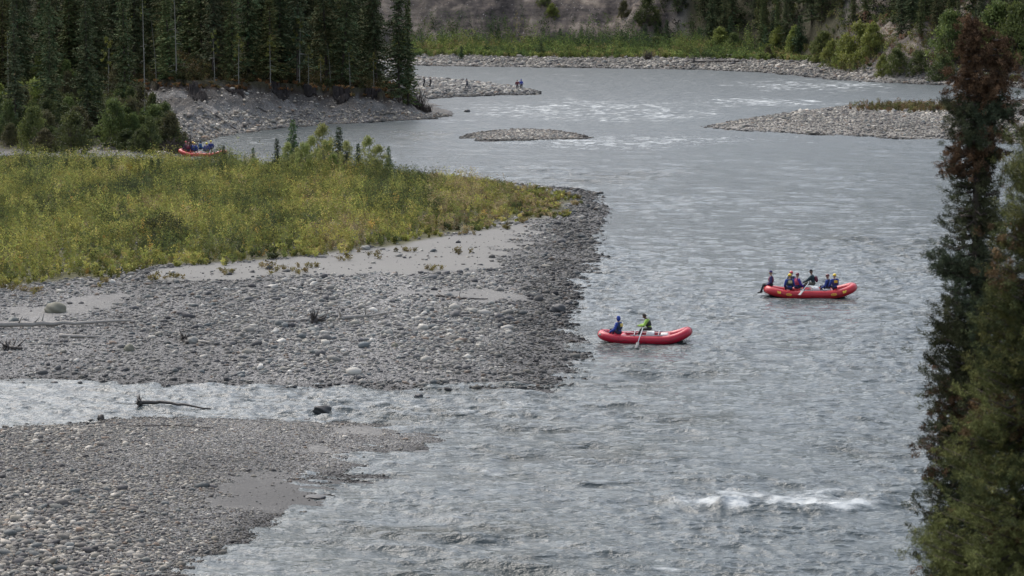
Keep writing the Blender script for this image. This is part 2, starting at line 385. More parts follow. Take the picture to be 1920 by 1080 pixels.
isC = (q['c'] > .2) & (q['hc'] >= Z-.01); isF = (q['f'] > 0) & (q['hf'] >= Z-.01)
cliff = np.where(isF, sstep(690, 720, q['u'])*sstep(0, 3, q['r'])*(1-sstep(1240, 1300, q['u'])+sstep(1560, 1600, q['u'])), 0); cliff = np.clip(cliff, 0, 1)
wet = np.maximum(1-sstep(.03, .16, Z+.03*q['nf']), .75*bandwet(X, Y)*(q['b'] > -2)); wet = np.maximum(wet, .95*sstep(-.8, 1.2, sdist(X, Y, SAND[1])+fbm(X*.6, Y*.6, 4, 61)*2.6)+.4*sstep(0, .4, fbm(X*.4, Y*.25, 3, 67))*(sand > .3)*(q['a'] > 0)); wet = np.where(q['d'] > 0, wet*.35, wet); wet = np.clip(wet, 0, 1)
q['t2'] = 0
soil = .62*np.where(isC, sstep(.25, .7, q['t'])*sstep(-.3, .3, fbm(X*.25, Y*.25, 3, 63)+.1), 0)
soil = np.maximum(soil, np.where(isC, sstep(-1.5, -.6, q['cc']-q['beach']-q['wid']+.9*q['nz']+.9*q['nf'])*sstep(-.6, .3, q['nf']+.3), 0))
floor = np.where(isC, q['lip'], 0)+np.where(isC & (q['u'] < 290), sstep(290, 240, q['u'])*sstep(.06, .2, q['t']), 0)+np.where(isF & (q['u'] > 1250), sstep(0, 3, q['r'])*sstep(1250, 1300, q['u'])*(1-cliff*.8), 0)+np.where(isF, sstep(22, 26, q['f'])*(1-sstep(0, 3, q['r'])), 0)
floor = np.clip(floor+isF*(1-sstep(690, 720, q['u']))+(q['blf'] >= Z-.01)*(q['blf'] > 0), 0, 1)
pale = np.clip((q['e'] > 1)*.8+(q['f'] > 2)*1.0*(q['r'] < 0)+(q['s'] > 1)*.5+(q['d'] > .5)*.5+isC*.3, 0, 1)
z0 = np.zeros_like(X); tn = tone(X, Y); add_col(me, 'tone', np.stack([tn, tn, tn], -1).reshape(-1, 3))
add_col(me, 'zone', np.stack([sand, veg, cliff, wet], -1).reshape(-1, 4)); add_col(me, 'zone2', np.stack([soil, floor, z0, pale], -1).reshape(-1, 4))
tag(link('ground', me, M_ground), kind='structure')

# ------------------------------------------------------------------ water
ys = np.concatenate([np.arange(1420, 1110, -6), np.arange(1110, 560, -.75), np.arange(560, 240, -.6), np.arange(240, 96, -.6)])
cy = CAMZ*F/(ys+60.0)
cx = np.concatenate([np.arange(-700, -40, 20), np.arange(-40, 1990, 2.6), np.arange(1990, 2650, 20)])
X = (cx[None, :]-960)/F*cy[:, None]; Y = cy[:, None]*np.ones((1, len(cx)))
lod = lambda w: np.clip(1.3-(Y*Y/(F*CAMZ)*.75)/(w*.36), 0, 1)
def ell(px, py, rx, ry):
    x0, y0 = unp(px, py); xs = rx*float(y0)/F; ysz = ry*float(y0)**2/(F*CAMZ)
    return np.exp(-(((X-x0)/xs)**2+((Y-y0)/ysz)**2)**1.5)
rough = 1+.5*fbm(X*.05, Y*.03, 3, 71)
chan = ell(350, 755, 700, 34)+ell(900, 775, 330, 30)
rapid = ell(1090, 205, 230, 22)+ell(1440, 192, 130, 9)+.8*ell(1130, 212, 220, 12)+.7*ell(1230, 262, 260, 9)+.6*ell(820, 228, 120, 7)+ell(1520, 160, 160, 10)+.6*ell(950, 255, 200, 12)*0+.7*ell(1130, 272, 200, 14)+.6*ell(500, 262, 120, 14)+.5*ell(1900, 180, 60, 10)+.35*ell(930, 885, 60, 8)+.5*ell(1000, 172, 260, 20)*0
dark = np.clip(ell(840, 1010, 290, 70)+.55*sstep(.12, .42, fbm(X*.07+3, Y*.045, 3, 73))*(Y < 260)+.9*ell(1260, 692, 150, 22)+.8*ell(1650, 845, 120, 30)+.8*ell(785, 255, 60, 9)+.9*ell(1209, 656, 100, 5)+.9*ell(1525, 566, 100, 4)+.5*ell(1380, 600, 50, 10)+.5*ell(1000, 1080, 300, 40), 0, 1)  # mask for painted dark streaks and dark contact reflections beside the rafts
def rdg(x, y, s_): return 1-2*np.abs(vnoise(x, y, s_))
wx = X+.35*fbm(X*.4, Y*.4, 2, 86); wy = Y+.6*fbm(X*.3, Y*.5, 2, 88)+.12*X
ruf = (.25+1.4*sstep(-.35, .4, fbm(X*.10+.02*Y, Y*.045, 4, 72)))*np.interp(Y, [85, 150], [.62, 1])
h = .06*fbm(X*.4, Y*.35, 2, 81)*lod(3)+.07*rdg(wx*.22, wy*.32, 82)*lod(5)*sstep(150, 230, Y)+.05*rdg(wx*.35, wy*.6, 89)*lod(3)*sstep(140, 190, Y)+.060*rdg(wx*.55, wy*1.15, 83)*lod(1.6)+.046*rdg(wx*1.2+3, wy*2.3, 84)*lod(.8)*ruf+.020*rdg(wx*2.7, wy*4.1, 85)*lod(.45)*ruf+.03*fbm(wx*.9, wy*1.6, 2, 87)*lod(1.2)
h *= rough*(.55+.45*ruf)*(1-.35*dark)
rd = 1-np.abs(vnoise(wx*.30, wy*.8, 91)*.6+vnoise(wx*.8, wy*1.7, 92)*.28+.25*fbm(X*1.9, Y*2.5, 2, 93)); crest = np.clip(rd-.72, 0, 1)/.28
zone = np.clip(chan*.5+rapid*1.1, 0, 1)
h += crest*(.03+.13*zone)*lod(1.2)
h += dark*(.26*vnoise(wx*.30, wy*1.0, 95)*(1+.6*vnoise(X*.2, Y*.3, 94))+.10*vnoise(wx*.9, wy*2.1, 96))
# the breaking wave at the lower right
rx_, ry_ = unp(np.array([1225, 1300, 1400, 1500, 1600, 1700]), np.array([940, 946, 955, 960, 952, 930]))
yl = np.interp(X, rx_, ry_); on = sstep(rx_[0], rx_[1], X)*(1-sstep(rx_[-2], rx_[-1]+.3, X)); dd = Y-yl-.5*fbm(X*.8, Y*.2, 3, 97)
ridge = on*np.exp(-(dd/.9)**2)*(.75+.5*vnoise(X*1.2, Y*.5, 98)); h += ridge*.33*(1+.5*fbm(X*2, Y*2, 3, 105))
wig = fbm(X*1.0, Y*2.0, 4, 101)
foam = crest*(.10+.52*zone+.28*np.clip(rapid, 0, 1))*sstep(-.25, .35, wig+.15+zone*.25)+zone*.33*sstep(-.2, .5, wig+.4*fbm(X*3, Y*3, 2, 131)*lod(.7))
foam += on*np.exp(-((dd+.1)/.9)**2)*.62*(.80+1.3*fbm(X*1.3, Y*1.3, 4, 103))+on*np.exp(-((dd-1.8)/2.4)**2)*.75*(fbm(X*1.2, Y*1.0, 4, 104)*1.3+.50)
foam += .5*np.exp(-((X-unp(930, 886)[0])/.5)**2-((Y-unp(930, 886)[1])/.5)**2)
foam += .7*ell(1250, 1068, 45, 5)*sstep(-.2, .4, wig+.3)
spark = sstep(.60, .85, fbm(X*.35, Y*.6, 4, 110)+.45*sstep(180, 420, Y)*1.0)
foam += spark*.36*sstep(0, .5, crest+.2)+.30*sstep(230, 480, Y)*sstep(.05, .5, fbm(wx*.25, wy*.35, 4, 111))  # last term pales far water as foam, in place of missing sky reflection
V = np.stack([X, Y, h], -1).reshape(-1, 3); nr, nc = X.shape; ii = np.arange(nr*nc).reshape(nr, nc)
Fq = np.stack([ii[:-1, :-1], ii[:-1, 1:], ii[1:, 1:], ii[1:, :-1]], -1).reshape(-1, 4)
me = mk_mesh('river_water', V, Fq, smooth=True)
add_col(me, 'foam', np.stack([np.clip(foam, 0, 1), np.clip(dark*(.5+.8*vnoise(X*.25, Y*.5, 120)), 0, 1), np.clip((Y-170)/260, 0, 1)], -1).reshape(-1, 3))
tag(link('river_water', me, M_water), kind='structure')

# ------------------------------------------------------------------ cobbles (uncountable): thousands of real stones per bank
def ico(sub):
    bm = bmesh.new(); bmesh.ops.create_icosphere(bm, subdivisions=sub, radius=1)
    v = np.array([q.co[:] for q in bm.verts]); f = np.array([[w.index for w in q.verts] for q in bm.faces]); bm.free(); return v, f
ICO = {1: ico(1), 2: ico(2)}
PAL = np.array([(.10,.10,.105),(.14,.14,.14),(.18,.175,.165),(.13,.145,.15),(.22,.215,.20),(.26,.25,.22),(.36,.35,.32),(.20,.16,.13),(.16,.17,.165),(.45,.44,.41),(.075,.075,.078)])
PW = np.array([.11,.13,.15,.10,.13,.10,.09,.04,.08,.06,.05]); PW /= PW.sum()
def stones(name, label, X, Y, rad, sub=1, bright=1.0, rg=rng, sink=.35, flat=.55, jit=.18, wetz=.14, tint=(1.02, 1, .96)):
    z = terrain(X, Y); v, f = ICO[sub]; n = len(X); k = len(v)
    sc = np.stack([rad*rg.uniform(.8, 1.35, n), rad*rg.uniform(.7, 1.1, n), rad*rg.uniform(flat*.7, flat*1.3, n)], 1)
    a = rg.uniform(0, 6.28, n); J = 1+rg.normal(0, jit, (n, k, 1)).clip(-.4, .4)
    P = v[None]*J*sc[:, None]; ca, sa = np.cos(a)[:, None], np.sin(a)[:, None]
    x = P[..., 0]*ca-P[..., 1]*sa; y = P[..., 0]*sa+P[..., 1]*ca
    tl = rg.normal(0, .15, (n, 1)); zz = P[..., 2]+x*tl
    Q = np.stack([x+X[:, None], y+Y[:, None], zz+z[:, None]+(sc[:, 2:3]*(1-2*sink))], -1)
    ci = rg.choice(len(PAL), n, p=PW); c = PAL[ci]*rg.uniform(.75, 1.2, (n, 1))*bright*np.array(tint)
    w = np.maximum(1-sstep(.02, wetz, z+.0*X), bandwet(X, Y)*.8*(Y < 300)); c = c*(1-.66*w[:, None])*tone(X, Y)[:, None]
    fs = (f[None]+(np.arange(n)*k)[:, None, None]).reshape(-1, 3)
    me = mk_mesh(name, Q.reshape(-1, 3), fs, np.repeat(c, k, 0), smooth=True)
    return tag(link(name, me, M_stone), label, 'stones', kind='stuff')
def scat(poly, n, rg, inset=-.3, avoid=(), extra=None, lo=None, dens=None):
    mn, mx = poly.min(0), poly.max(0)
    if lo is not None: mn = np.maximum(mn, lo[0]); mx = np.minimum(mx, lo[1])
    X = rg.uniform(mn[0], mx[0], n); Y = rg.uniform(mn[1], mx[1], n)
    u = upx(X, Y); k = (sdist(X, Y, poly) > inset) & (u > -160) & (u < 2080)
    for P_ in avoid: k &= ~((sdist(X, Y, P_)+fbm(X*.6, Y*.6, 4, 61)*2.6 > .1) & (rg.random(n) > .04))
    X, Y = X[k], Y[k]
    if dens is not None:
        kk = rg.random(len(X)) < dens(X, Y); X, Y = X[kk], Y[kk]
    return X, Y
r1 = np.random.default_rng(11)
Xs, Ys = scat(A_, 120000, r1, -.5, SAND, lo=((-30, 78), (2, 130)))
uu = upx(Xs, Ys); big = np.interp(uu, [-100, 150, 450, 850], [1.15, 1.0, .62, .45])*np.interp(Ys, [82, 95, 106, 118], [1.2, 1.0, .75, .8])*(1+.35*fbm(Xs*.25, Ys*.12, 3, 130))
rad = np.clip(.045*big*np.exp(r1.normal(0, .5, len(Xs))), .02, .28)
stones('shore_cobbles', 'grey and tan rounded cobbles and gravel covering the bar in the bottom left corner', Xs, Ys, rad, 1, 1.22, r1, tint=(1.06, 1, .92))
Xs, Ys = scat(B_, 420000, r1, -.8, [VEG]+SAND, lo=((-60, 115), (12, 262)), dens=lambda x, y: np.interp(y, [120, 160, 262], [1, .8, .35])*(.6+.4*sstep(-.35, .25, fbm(x*.25, y*.10, 4, 133))))
big = (1+.4*fbm(Xs*.12, Ys*.06, 3, 131))*np.interp(Ys, [118, 160, 250], [1, 1.15, 1.5])
rad = np.clip(.042*big*np.exp(r1.normal(0, .60, len(Xs))), .02, .34)
stones('bar_cobbles', 'grey cobbles and wet dark gravel spread over the large middle bar', Xs, Ys, rad, 1, 1.08, r1, wetz=.22)
Xs, Ys = scat(E_, 150000, r1, -.8, [])
stones('side_bar_cobbles', 'pale cobbles covering the gravel bar at the right beyond the rafts', Xs, Ys, np.clip(.09*np.exp(r1.normal(0, .5, len(Xs))), .05, .5), 1, 1.25, r1, tint=(1.06, 1, .92))
Xs, Ys = scat(D_, 16000, r1, -.3, [])
stones('islet_cobbles', 'small pale cobbles of the low islet in mid river', Xs, Ys, np.clip(.085*np.exp(r1.normal(0, .5, len(Xs))), .04, .26), 1, 1.1, r1, wetz=.04, tint=(1.06, 1, .92))
Xs, Ys = scat(SP, 26000, r1, -.8, [])
stones('spit_cobbles', 'brownish cobbles of the spit where five people walk', Xs, Ys, np.clip(.22*np.exp(r1.normal(0, .4, len(Xs))), .1, .6), 1, 1.1, r1)
Xs = r1.uniform(-30, 100, 190000); Ys = r1.uniform(400, 620, 190000)
_, q = terrain(Xs, Ys, True); k = (q['f'] > -.6) & (q['f'] < 26) & (q['r'] < 3) & (upx(Xs, Ys) > 700) & (upx(Xs, Ys) < 2050)
Xs, Ys = Xs[k], Ys[k]
stones('far_beach_cobbles', 'pale cobbles lining the far shore below the shrubs', Xs, Ys, np.clip(.13*np.exp(r1.normal(0, .55, len(Xs))), .07, .7), 1, 1.08, r1, tint=(1.06, 1, .92))
Xs = r1.uniform(-50, -4, 170000); Ys = r1.uniform(262, 350, 170000)
_, q = terrain(Xs, Ys, True); k = (q['c'] > -.5) & (q['cc']-q['beach'] < q['wid']-.6) & ((q['u'] > 255) | (q['t'] < .1)) & (q['hc'] > q['hb']-.3) & (r1.random(len(Xs)) < np.where(q['t'] < .4, .8, .14))
Xs, Ys = Xs[k], Ys[k]
stones('scree_cobbles', 'pale stones rolled down the eroded scree bank under the forest', Xs, Ys, np.clip(.070*np.exp(r1.normal(0, .6, len(Xs))), .035, .5), 1, 1.65, r1, tint=(1.10, 1, .88))
# ------------------------------------------------------------------ vegetation builders
def spruce_mesh(seed, h, rb, lo=.06, tris=1.0, col=(.020, .032, .014), step=.34, tuft=.34, droop=.30, shape=.85):
    rg = np.random.default_rng(seed); P = []; D = []; L = []; Wd = []; C = []
    z = lo*h; col = np.array(col)
    while z < h*.985:
        t = (z/h-lo)/(1-lo); Rr = rb*(1-t)**shape*(.8+.25*math.sin(seed+z*1.7)+rg.normal(0, .16))+.10
        nb = int(round((5+5*(1-t))*tris))
        for k in range(nb):
            az = rg.uniform(0, 6.283); ln = Rr*rg.uniform(.6, 1.12)
            if t < .18 and rg.random() < .5: continue
            m = max(2, int(ln/(tuft*.62))); s = (np.arange(m)+rg.uniform(.2, .8))/m
            r = s*ln; zz = z-droop*ln*s**1.3+.10*ln*s**3+rg.normal(0, .05, m)
            p = np.stack([np.cos(az)*r, np.sin(az)*r, zz], 1)
            out = np.array([math.cos(az), math.sin(az), 0]); side = np.array([-math.sin(az), math.cos(az), 0])
            br = rg.uniform(.6, 1.35)
            for sg in (-1, 0, 1):
                d = out*.7+side*sg*.8+np.array([0, 0, -.25])+rg.normal(0, .22, (m, 3))
                P.append(p); D.append(unit(d)); L.append(tuft*rg.uniform(.8, 1.3, m)*(1-.35*t)); Wd.append(tuft*.42*rg.uniform(.7, 1.2, m)*(1-.3*t))
                C.append(col[None]*br*rg.uniform(.8, 1.2, (m, 1))*np.array([1+.15*rg.normal(), 1, 1]))
        z += step*rg.uniform(.7, 1.3)*(1-.45*t)
    P = np.concatenate(P); D = np.concatenate(D); L = np.concatenate(L); Wd = np.concatenate(Wd); C = np.clip(np.concatenate(C), .002, 1)
    return soup('crown', leaf_quads(P, D, L, Wd, rg), C)
def trunk_mesh(seed, h, r, lean=.0, seg=7, dead=0, z0=-.5):
    rg = random.Random(seed); bm = bmesh.new(); n = 9; pts = []; rr = []
    ax, ay = rg.uniform(-1, 1)*lean, rg.uniform(-1, 1)*lean
    for i in range(n):
        t = i/(n-1); pts.append((ax*t*t*h+rg.uniform(-1, 1)*.01*h*lean*3, ay*t*t*h, z0+(h-z0)*t)); rr.append(r*(1-t)**.8+.012)
    tube(bm, pts, rr, seg)
    for k in range(dead):
        z = rg.uniform(.08, .55)*h; az = rg.uniform(0, 6.28); l = rg.uniform(.4, 1.1)
        tube(bm, [(0, 0, z), (math.cos(az)*l*.6, math.sin(az)*l*.6, z-.05), (math.cos(az)*l, math.sin(az)*l, z-.25*l)], [.025, .018, .008], 4)
    bmesh.ops.recalc_face_normals(bm, faces=bm.faces[:]); me = bpy.data.meshes.new('trunk'); bm.to_mesh(me); bm.free(); return me
ORD = 'first second third fourth fifth sixth seventh eighth ninth tenth eleventh twelfth thirteenth fourteenth fifteenth sixteenth seventeenth eighteenth nineteenth twentieth'.split()
TENS = {2: 'twenty', 3: 'thirty', 4: 'forty', 5: 'fifty', 6: 'sixty', 7: 'seventy', 8: 'eighty'}
def ordw(i):
    if i < 20: return ORD[i]
    n_ = i+1; t_, u_ = divmod(n_, 10)
    return TENS[t_][:-1]+'ieth' if u_ == 0 else TENS[t_]+' '+ORD[u_-1]
def make_tree(name, crown, trunk, cmat, tmat, label, cat, group):
    r = empty(name, (0, 0, 0), 0, label, cat, group)
    link('crown', crown, cmat, r); link('trunk', trunk, tmat, r); return r
def leafy_mesh(seed, h, r, n, col, col2, leaf=.12, lo=.15, clumps=26, shape=1.0, squash=1.0, s0=.18, cs=1.0):
    """leaf clumps through a crown volume"""
    rg = np.random.default_rng(seed); P = []; C = []
    col = np.array(col); col2 = np.array(col2)
    for k in range(clumps):
        t = rg.uniform(0, 1)**.9; z = h*(lo+(1-lo)*t); rr = r*math.sin(math.pi*min(1, s0+(.98-s0)*t))**.7*shape*rg.uniform(.3, 1.0)
        az = rg.uniform(0, 6.283); c = np.array([math.cos(az)*rr, math.sin(az)*rr, z]); m = n//clumps
        cr = r*rg.uniform(.18, .42)*cs; q = unit(rg.normal(size=(m, 3)))*(rg.random((m, 1))**.5)*cr*np.array([1, 1, .9*squash])
        P.append(c+q); f = rg.uniform(0, 1); C.append((col*(1-f)+col2*f)*rg.uniform(.7, 1.25, (m, 1))*rg.uniform(.75, 1.2))
    P = np.concatenate(P); P = P[P[:, 2] > .0] if False else P
    C = np.concatenate(C); D = unit(rg.normal(size=P.shape)+np.array([0, 0, .25]))
    L = leaf*rg.uniform(.7, 1.3, len(P))
    return soup('crown', leaf_quads(P, D, L, L*.75, rg), np.clip(C, .003, 1))
def stems_mesh(seed, h, r, n=6, rad=.03):
    rg = random.Random(seed); bm = bmesh.new()
    for k in range(n):
        a = rg.uniform(0, 6.28); s = rg.uniform(.3, .8)*r; hh = h*rg.uniform(.7, .95)
        tube(bm, [(0, 0, -.3), (math.cos(a)*s*.35, math.sin(a)*s*.35, hh*.45), (math.cos(a)*s, math.sin(a)*s, hh)], [rad, rad*.7, rad*.25], 5)
    bmesh.ops.recalc_face_normals(bm, faces=bm.faces[:]); me = bpy.data.meshes.new('stem'); bm.to_mesh(me); bm.free(); return me
def thicket(name, label, X, Y, hgt, rad, nleaf, cols, leaf, rg, mat=M_far, zoff=0.0, cvar=None):
    """uncountable low growth: one mesh of leaves"""
    n = len(X); Z = terrain(X, Y)+zoff; ci = rg.integers(0, len(cols), n) if cvar is None else cvar
    base = np.array(cols)[ci]*rg.uniform(.42, 1.45, (n, 1))
    k = nleaf; st = rg.integers(0, 5, (n, k)); sa = rg.uniform(0, 6.283, (n, 5)); sr = rg.uniform(.2, 1, (n, 5)); sh = rg.uniform(.65, 1.0, (n, 5))
    idx = np.arange(n)[:, None]; a = sa[idx, st]; t = rg.random((n, k))**.75
    rr = sr[idx, st]*rad[:, None]*t
    px = X[:, None]+np.cos(a)*rr+rg.normal(0, .30, (n, k))*rad[:, None]*.55; py = Y[:, None]+np.sin(a)*rr+rg.normal(0, .30, (n, k))*rad[:, None]*.55
    pz = Z[:, None]+hgt[:, None]*sh[idx, st]*t
    P = np.stack([px, py, pz], -1).reshape(-1, 3); D = unit(rg.normal(size=P.shape)*.8+np.array([0, 0, .5]))
    L = (leaf*rg.uniform(.7, 1.4, len(P))); C = (base[:, None]*rg.uniform(.75, 1.3, (n, k, 1))*(1+rg.normal(0, .07, (n, k, 3)))).reshape(-1, 3)
    me = soup(name, leaf_tris(P, D, L, L*.62, rg), np.clip(C, .003, 1)); return tag(link(name, me, mat), label, 'shrubs', kind='stuff')

# ---- willow thicket on the middle bar
r2 = np.random.default_rng(23)
n = 26000; Xs = r2.uniform(-62, 8, n); Ys = r2.uniform(150, 262, n)
sv = sdist(Xs, Ys, VEG)+fbm(Xs*.5, Ys*.25, 3, 140)*2.5; uu = upx(Xs, Ys)
k = (sv > 0) & (uu > -140) & (r2.random(n) < .80); Xs, Ys, sv, uu = Xs[k], Ys[k], sv[k], uu[k]
hn = fbm(Xs*.18, Ys*.10, 3, 141); hgt = (.35+.75*sstep(0, 9, sv))*(1+.6*hn)*np.exp(r2.normal(0, .32, len(sv)))*np.interp(Ys, [205, 240], [1, 1.25])*np.interp(uu, [0, 700, 950, 1060], [1.15, 1.1, .75, .42])+.12
hgt = hgt+1.2*np.exp(-((uu-418)/26)**2)*sstep(232, 245, Ys)
cn = fbm(Xs*.25, Ys*.08, 3, 142)+r2.normal(0, .28, len(Xs))
WC = [(.135,.148,.048),(.245,.24,.068),(.345,.32,.090),(.38,.315,.105),(.46,.29,.085),(.07,.085,.038),(.29,.225,.125)]
cv = np.select([cn < -.42, cn < -.12, cn < .25, cn < .48, cn < .66], [5, 0, 1, 2, 3], 6); cv = np.where(r2.random(len(cv)) < .008, 4, cv)
cv = np.where((uu > 800) & (r2.random(len(cv)) < .35), 6, cv)
thicket('willow_thicket', 'yellow green willow scrub covering the top of the middle gravel bar', Xs, Ys, hgt, .20+.22*hgt, 66, WC, .115, r2, cvar=cv)
Xs, Ys = [], []
for px, py in [(640,488),(330,520),(290,522),(200,532),(565,510),(520,508),(575,500),(880,440),(820,505),(860,475),(430,515),(700,480),(760,470),(60,548),(20,545),(980,415),(500,500),(940,430),(1000,405)]:
    x, y, z = put(px, py)
    for _ in range(5): Xs.append(x+r2.normal(0, .35)); Ys.append(y+r2.normal(0, .9))
Xs, Ys = np.array(Xs), np.array(Ys); hh_ = np.full(len(Xs), .32)
thicket('dry_grass', 'straw coloured dry grass tufts at the sandy edge of the willow scrub', Xs, Ys, hh_, hh_*1.1, 60, [(.20,.165,.075),(.16,.14,.05)], .10, r2)

# ---- poplar shrub belt on the far flat
n = 15000; Xs = r2.uniform(-40, 120, n); Ys = r2.uniform(420, 660, n); _, q = terrain(Xs, Ys, True)
D0s = q['f']-q['r']
k = (q['f'] > 20+5*fbm(Xs*.06, Ys*.06, 3, 150)) & (q['r'] < 5) & (q['u'] > 740) & (q['u'] < 1700); Xs, Ys, fs, uu = Xs[k], Ys[k], q['f'][k], q['u'][k]
hgt = (1.3+2.6*sstep(24, 60, fs)*(1+.3*r2.normal(0, 1, len(fs)))).clip(.8, 6)*(1+.4*fbm(Xs*.08, Ys*.05, 2, 151))
cn = fbm(Xs*.07, Ys*.05, 3, 152)+r2.normal(0, .25, len(Xs))-.35*sstep(40, 66, fs)
cv = np.select([cn < -.45, cn < -.1, cn < .25, cn < .6], [0, 1, 2, 3], 4)
thicket('poplar_thicket', 'bright green belt of young poplar and willow on the far flat', Xs, Ys, hgt, .7+.12*hgt, 60, [(.05,.08,.035),(.09,.13,.042),(.14,.185,.055),(.19,.22,.065),(.22,.19,.08)], .30, r2, cvar=cv)
# scrub on the right hand bluff and on the slopes
n = 5200; Xs = r2.uniform(50, 120, n); Ys = r2.uniform(400, 640, n); _, q = terrain(Xs, Ys, True)
k = (q['r'] > -6) & (q['r'] < 26) & (q['u'] > 1460) & (q['u'] < 2050) & (fbm(Xs*.08, Ys*.05, 3, 160) > -.10) & (q['f'] > 5)
Xs, Ys, uu = Xs[k], Ys[k], q['u'][k]; hgt = r2.uniform(.7, 2.4, len(Xs)); cv = r2.integers(0, 5, len(Xs))
thicket('bluff_scrub', 'mixed olive and reddish scrub on the eroded right bluff', Xs, Ys, hgt, hgt*.6, 60, [(.07,.09,.035),(.12,.14,.045),(.18,.19,.06),(.19,.11,.075),(.16,.14,.065)], .26, r2, cvar=cv)
Xs, Ys = [], []
for px, py, n_, sx in [(1650,205,60,2.2),(1690,206,60,2.5),(1720,205,70,2.5),(1745,206,40,2),(1790,206,30,2)]:
    x, y, z = put(px, py)
    Xs += list(x+r2.normal(0, sx*.8, n_)); Ys += list(y+r2.normal(0, 3.5, n_))
Xs, Ys = np.array(Xs), np.array(Ys)
thicket('bar_willow_scrub', 'brownish green scrub on top of the right gravel bar', Xs, Ys, r2.uniform(.4, 1.5, len(Xs)), r2.uniform(.3, .6, len(Xs)), 50, [(.09,.10,.035),(.14,.13,.05),(.15,.10,.05),(.17,.15,.08)], .17, r2)
# forest understory and lip grass on the left bank
n = 40000; Xs = r2.uniform(-80, 0, n); Ys = r2.uniform(262, 400, n); _, q = terrain(Xs, Ys, True)
e_ = q['cc']-q['beach']-q['wid']; k = (e_ > -.5) & (e_ < 45) & ((e_ < 8) | (r2.random(n) < .25)) & (q['c'] > 0) & (q['u'] > -100) & (q['u'] < 800) & (r2.random(n) < .8)
Xa, Ya, ea = Xs[k], Ys[k], e_[k]; near = ea < .8
thicket('lip_grass', 'rusty dry grass fringe along the top edge of the eroded bank', Xa[near], Ya[near], r2.uniform(.2, .5, near.sum()), np.full(near.sum(), .35), 40, [(.26,.16,.06),(.19,.11,.045),(.15,.13,.05),(.30,.21,.09)], .18, r2)
Xa, Ya = Xa[~near], Ya[~near]; pick = r2.random(len(Xa)) < .8; Xa, Ya = Xa[pick], Ya[pick]
thicket('forest_undergrowth', 'low dull green undergrowth at the feet of the left forest', Xa, Ya, r2.uniform(.4, 1.5, len(Xa)), r2.uniform(.4, .8, len(Xa)), 44, [(.05,.052,.02),(.075,.07,.028),(.045,.055,.025),(.10,.075,.035)], .2, r2)
# roots and turf hanging off the lip
rt = random.Random(5); RT = np.random.default_rng(5)
def turf(px, py, wd, ln, label):
    x, y, _ = put(px, py)
    while H1(x, y) < H1(x, y+.5)-.15: y += .25
    z0 = H1(x, y); bm = bmesh.new()
    for k in range(int(wd*55)):
        a = rt.uniform(-wd/2, wd/2); l = ln*rt.uniform(.3, 1)*(1-1.2*abs(a)/wd); sk = rt.uniform(-.15, .15); pts = []
        for j in range(6):
            f_ = j/5; yy = y+.35-f_*(l+.5); xx = x+a+sk*f_; pts.append((xx-x, yy-y, H1(xx, yy)+.10+.10*math.sin(f_*3)-z0))
        tube(bm, pts, [.08, .10, .10, .08, .06, .02], 5)
    o = bobj('hanging_turf', bm, M_root, loc=(x, y, z0)); tag(o, label, 'turf', 'turf slabs slumping off the eroded bank'); return o
M_root = plain('peaty_root_mat', (.014, .010, .008), .95, .5, 4, .8)
for a in [(372,174,2.0,6.6,'longest dark root mat hanging down the bank, leftmost of the hanging turf'),(440,172,2.2,2.0,'broad shallow dark turf overhang right of the longest root mat'),(525,170,2.6,4.2,'ragged brown turf overhang in the left middle of the eroded bank'),
          (640,172,2.0,4.0,'narrow dark root mat hanging mid bank below the tall pale birch'),(700,176,2.0,2.2,'dark turf slab slumping right of the middle root mat'),(745,180,1.8,2.2,'rightmost dark turf slab, near the tip of the forest bank'),(580,173,1.6,1.8,'small dark turf overhang between two wider ones above the scree')]:
    turf(*a)
# grey brushwood at the tip and on the scree foot
def brush(px, py, w, h, label, col=(.055, .045, .045)):
    x, y, z = put(px, py); bm = bmesh.new()
    for k in range(90):
        a = rt.uniform(0, 6.28); s = rt.uniform(.1, 1)*w*.5; hh = h*rt.uniform(.4, 1); bx, by = rt.uniform(-.3, .3)*w, rt.uniform(-.3, .3)*w
        tube(bm, [(bx, by, -.2), (bx+math.cos(a)*s*.5, by+math.sin(a)*s*.5, hh*.6), (bx+math.cos(a)*s, by+math.sin(a)*s, hh)], [.035, .025, .008], 4)
    o = bobj('bare_bush', bm, M_brush, loc=(x, y, z)); tag(o, label, 'bush'); return o
M_brush = plain('bare_twigs', (.060, .048, .042), .9, .3, 5)
brush(782, 203, 3.4, 3.0, 'dark leafless bush drooping at the right tip of the forest bank')
brush(800, 210, 2.2, 1.2, 'small leafless bush at the water just right of the drooping bush')
brush(352, 282, 3.0, 1.9, 'tangled bare brushwood at the foot of the scree, behind the far raft')
brush(322, 288, 3.0, 1.8, 'bare brush at the left end of the scree foot beside the dark green bushes')
brush(1215, 112, 2.6, 2.2, 'bare bush at the middle of the far cobble beach')

# undergrowth of the wooded slopes
n = 9000; Xs = r2.uniform(30, 150, n); Ys = r2.uniform(430, 720, n); _, q = terrain(Xs, Ys, True)
k = (q['r'] > 1) & (q['r'] < 60) & (q['u'] > 1225) & (q['u'] < 2080) & ((q['u'] < 1500) | (q['r'] > 14)) & (q['f'] > 5)
Xs, Ys = Xs[k], Ys[k]
thicket('slope_undergrowth', 'dark green undergrowth between the spruces of the far wooded slope', Xs, Ys, r2.uniform(1, 3.2, len(Xs)), r2.uniform(.8, 1.6, len(Xs)), 40, [(.035,.052,.024),(.05,.068,.03),(.08,.10,.035),(.03,.04,.024)], .38, r2)
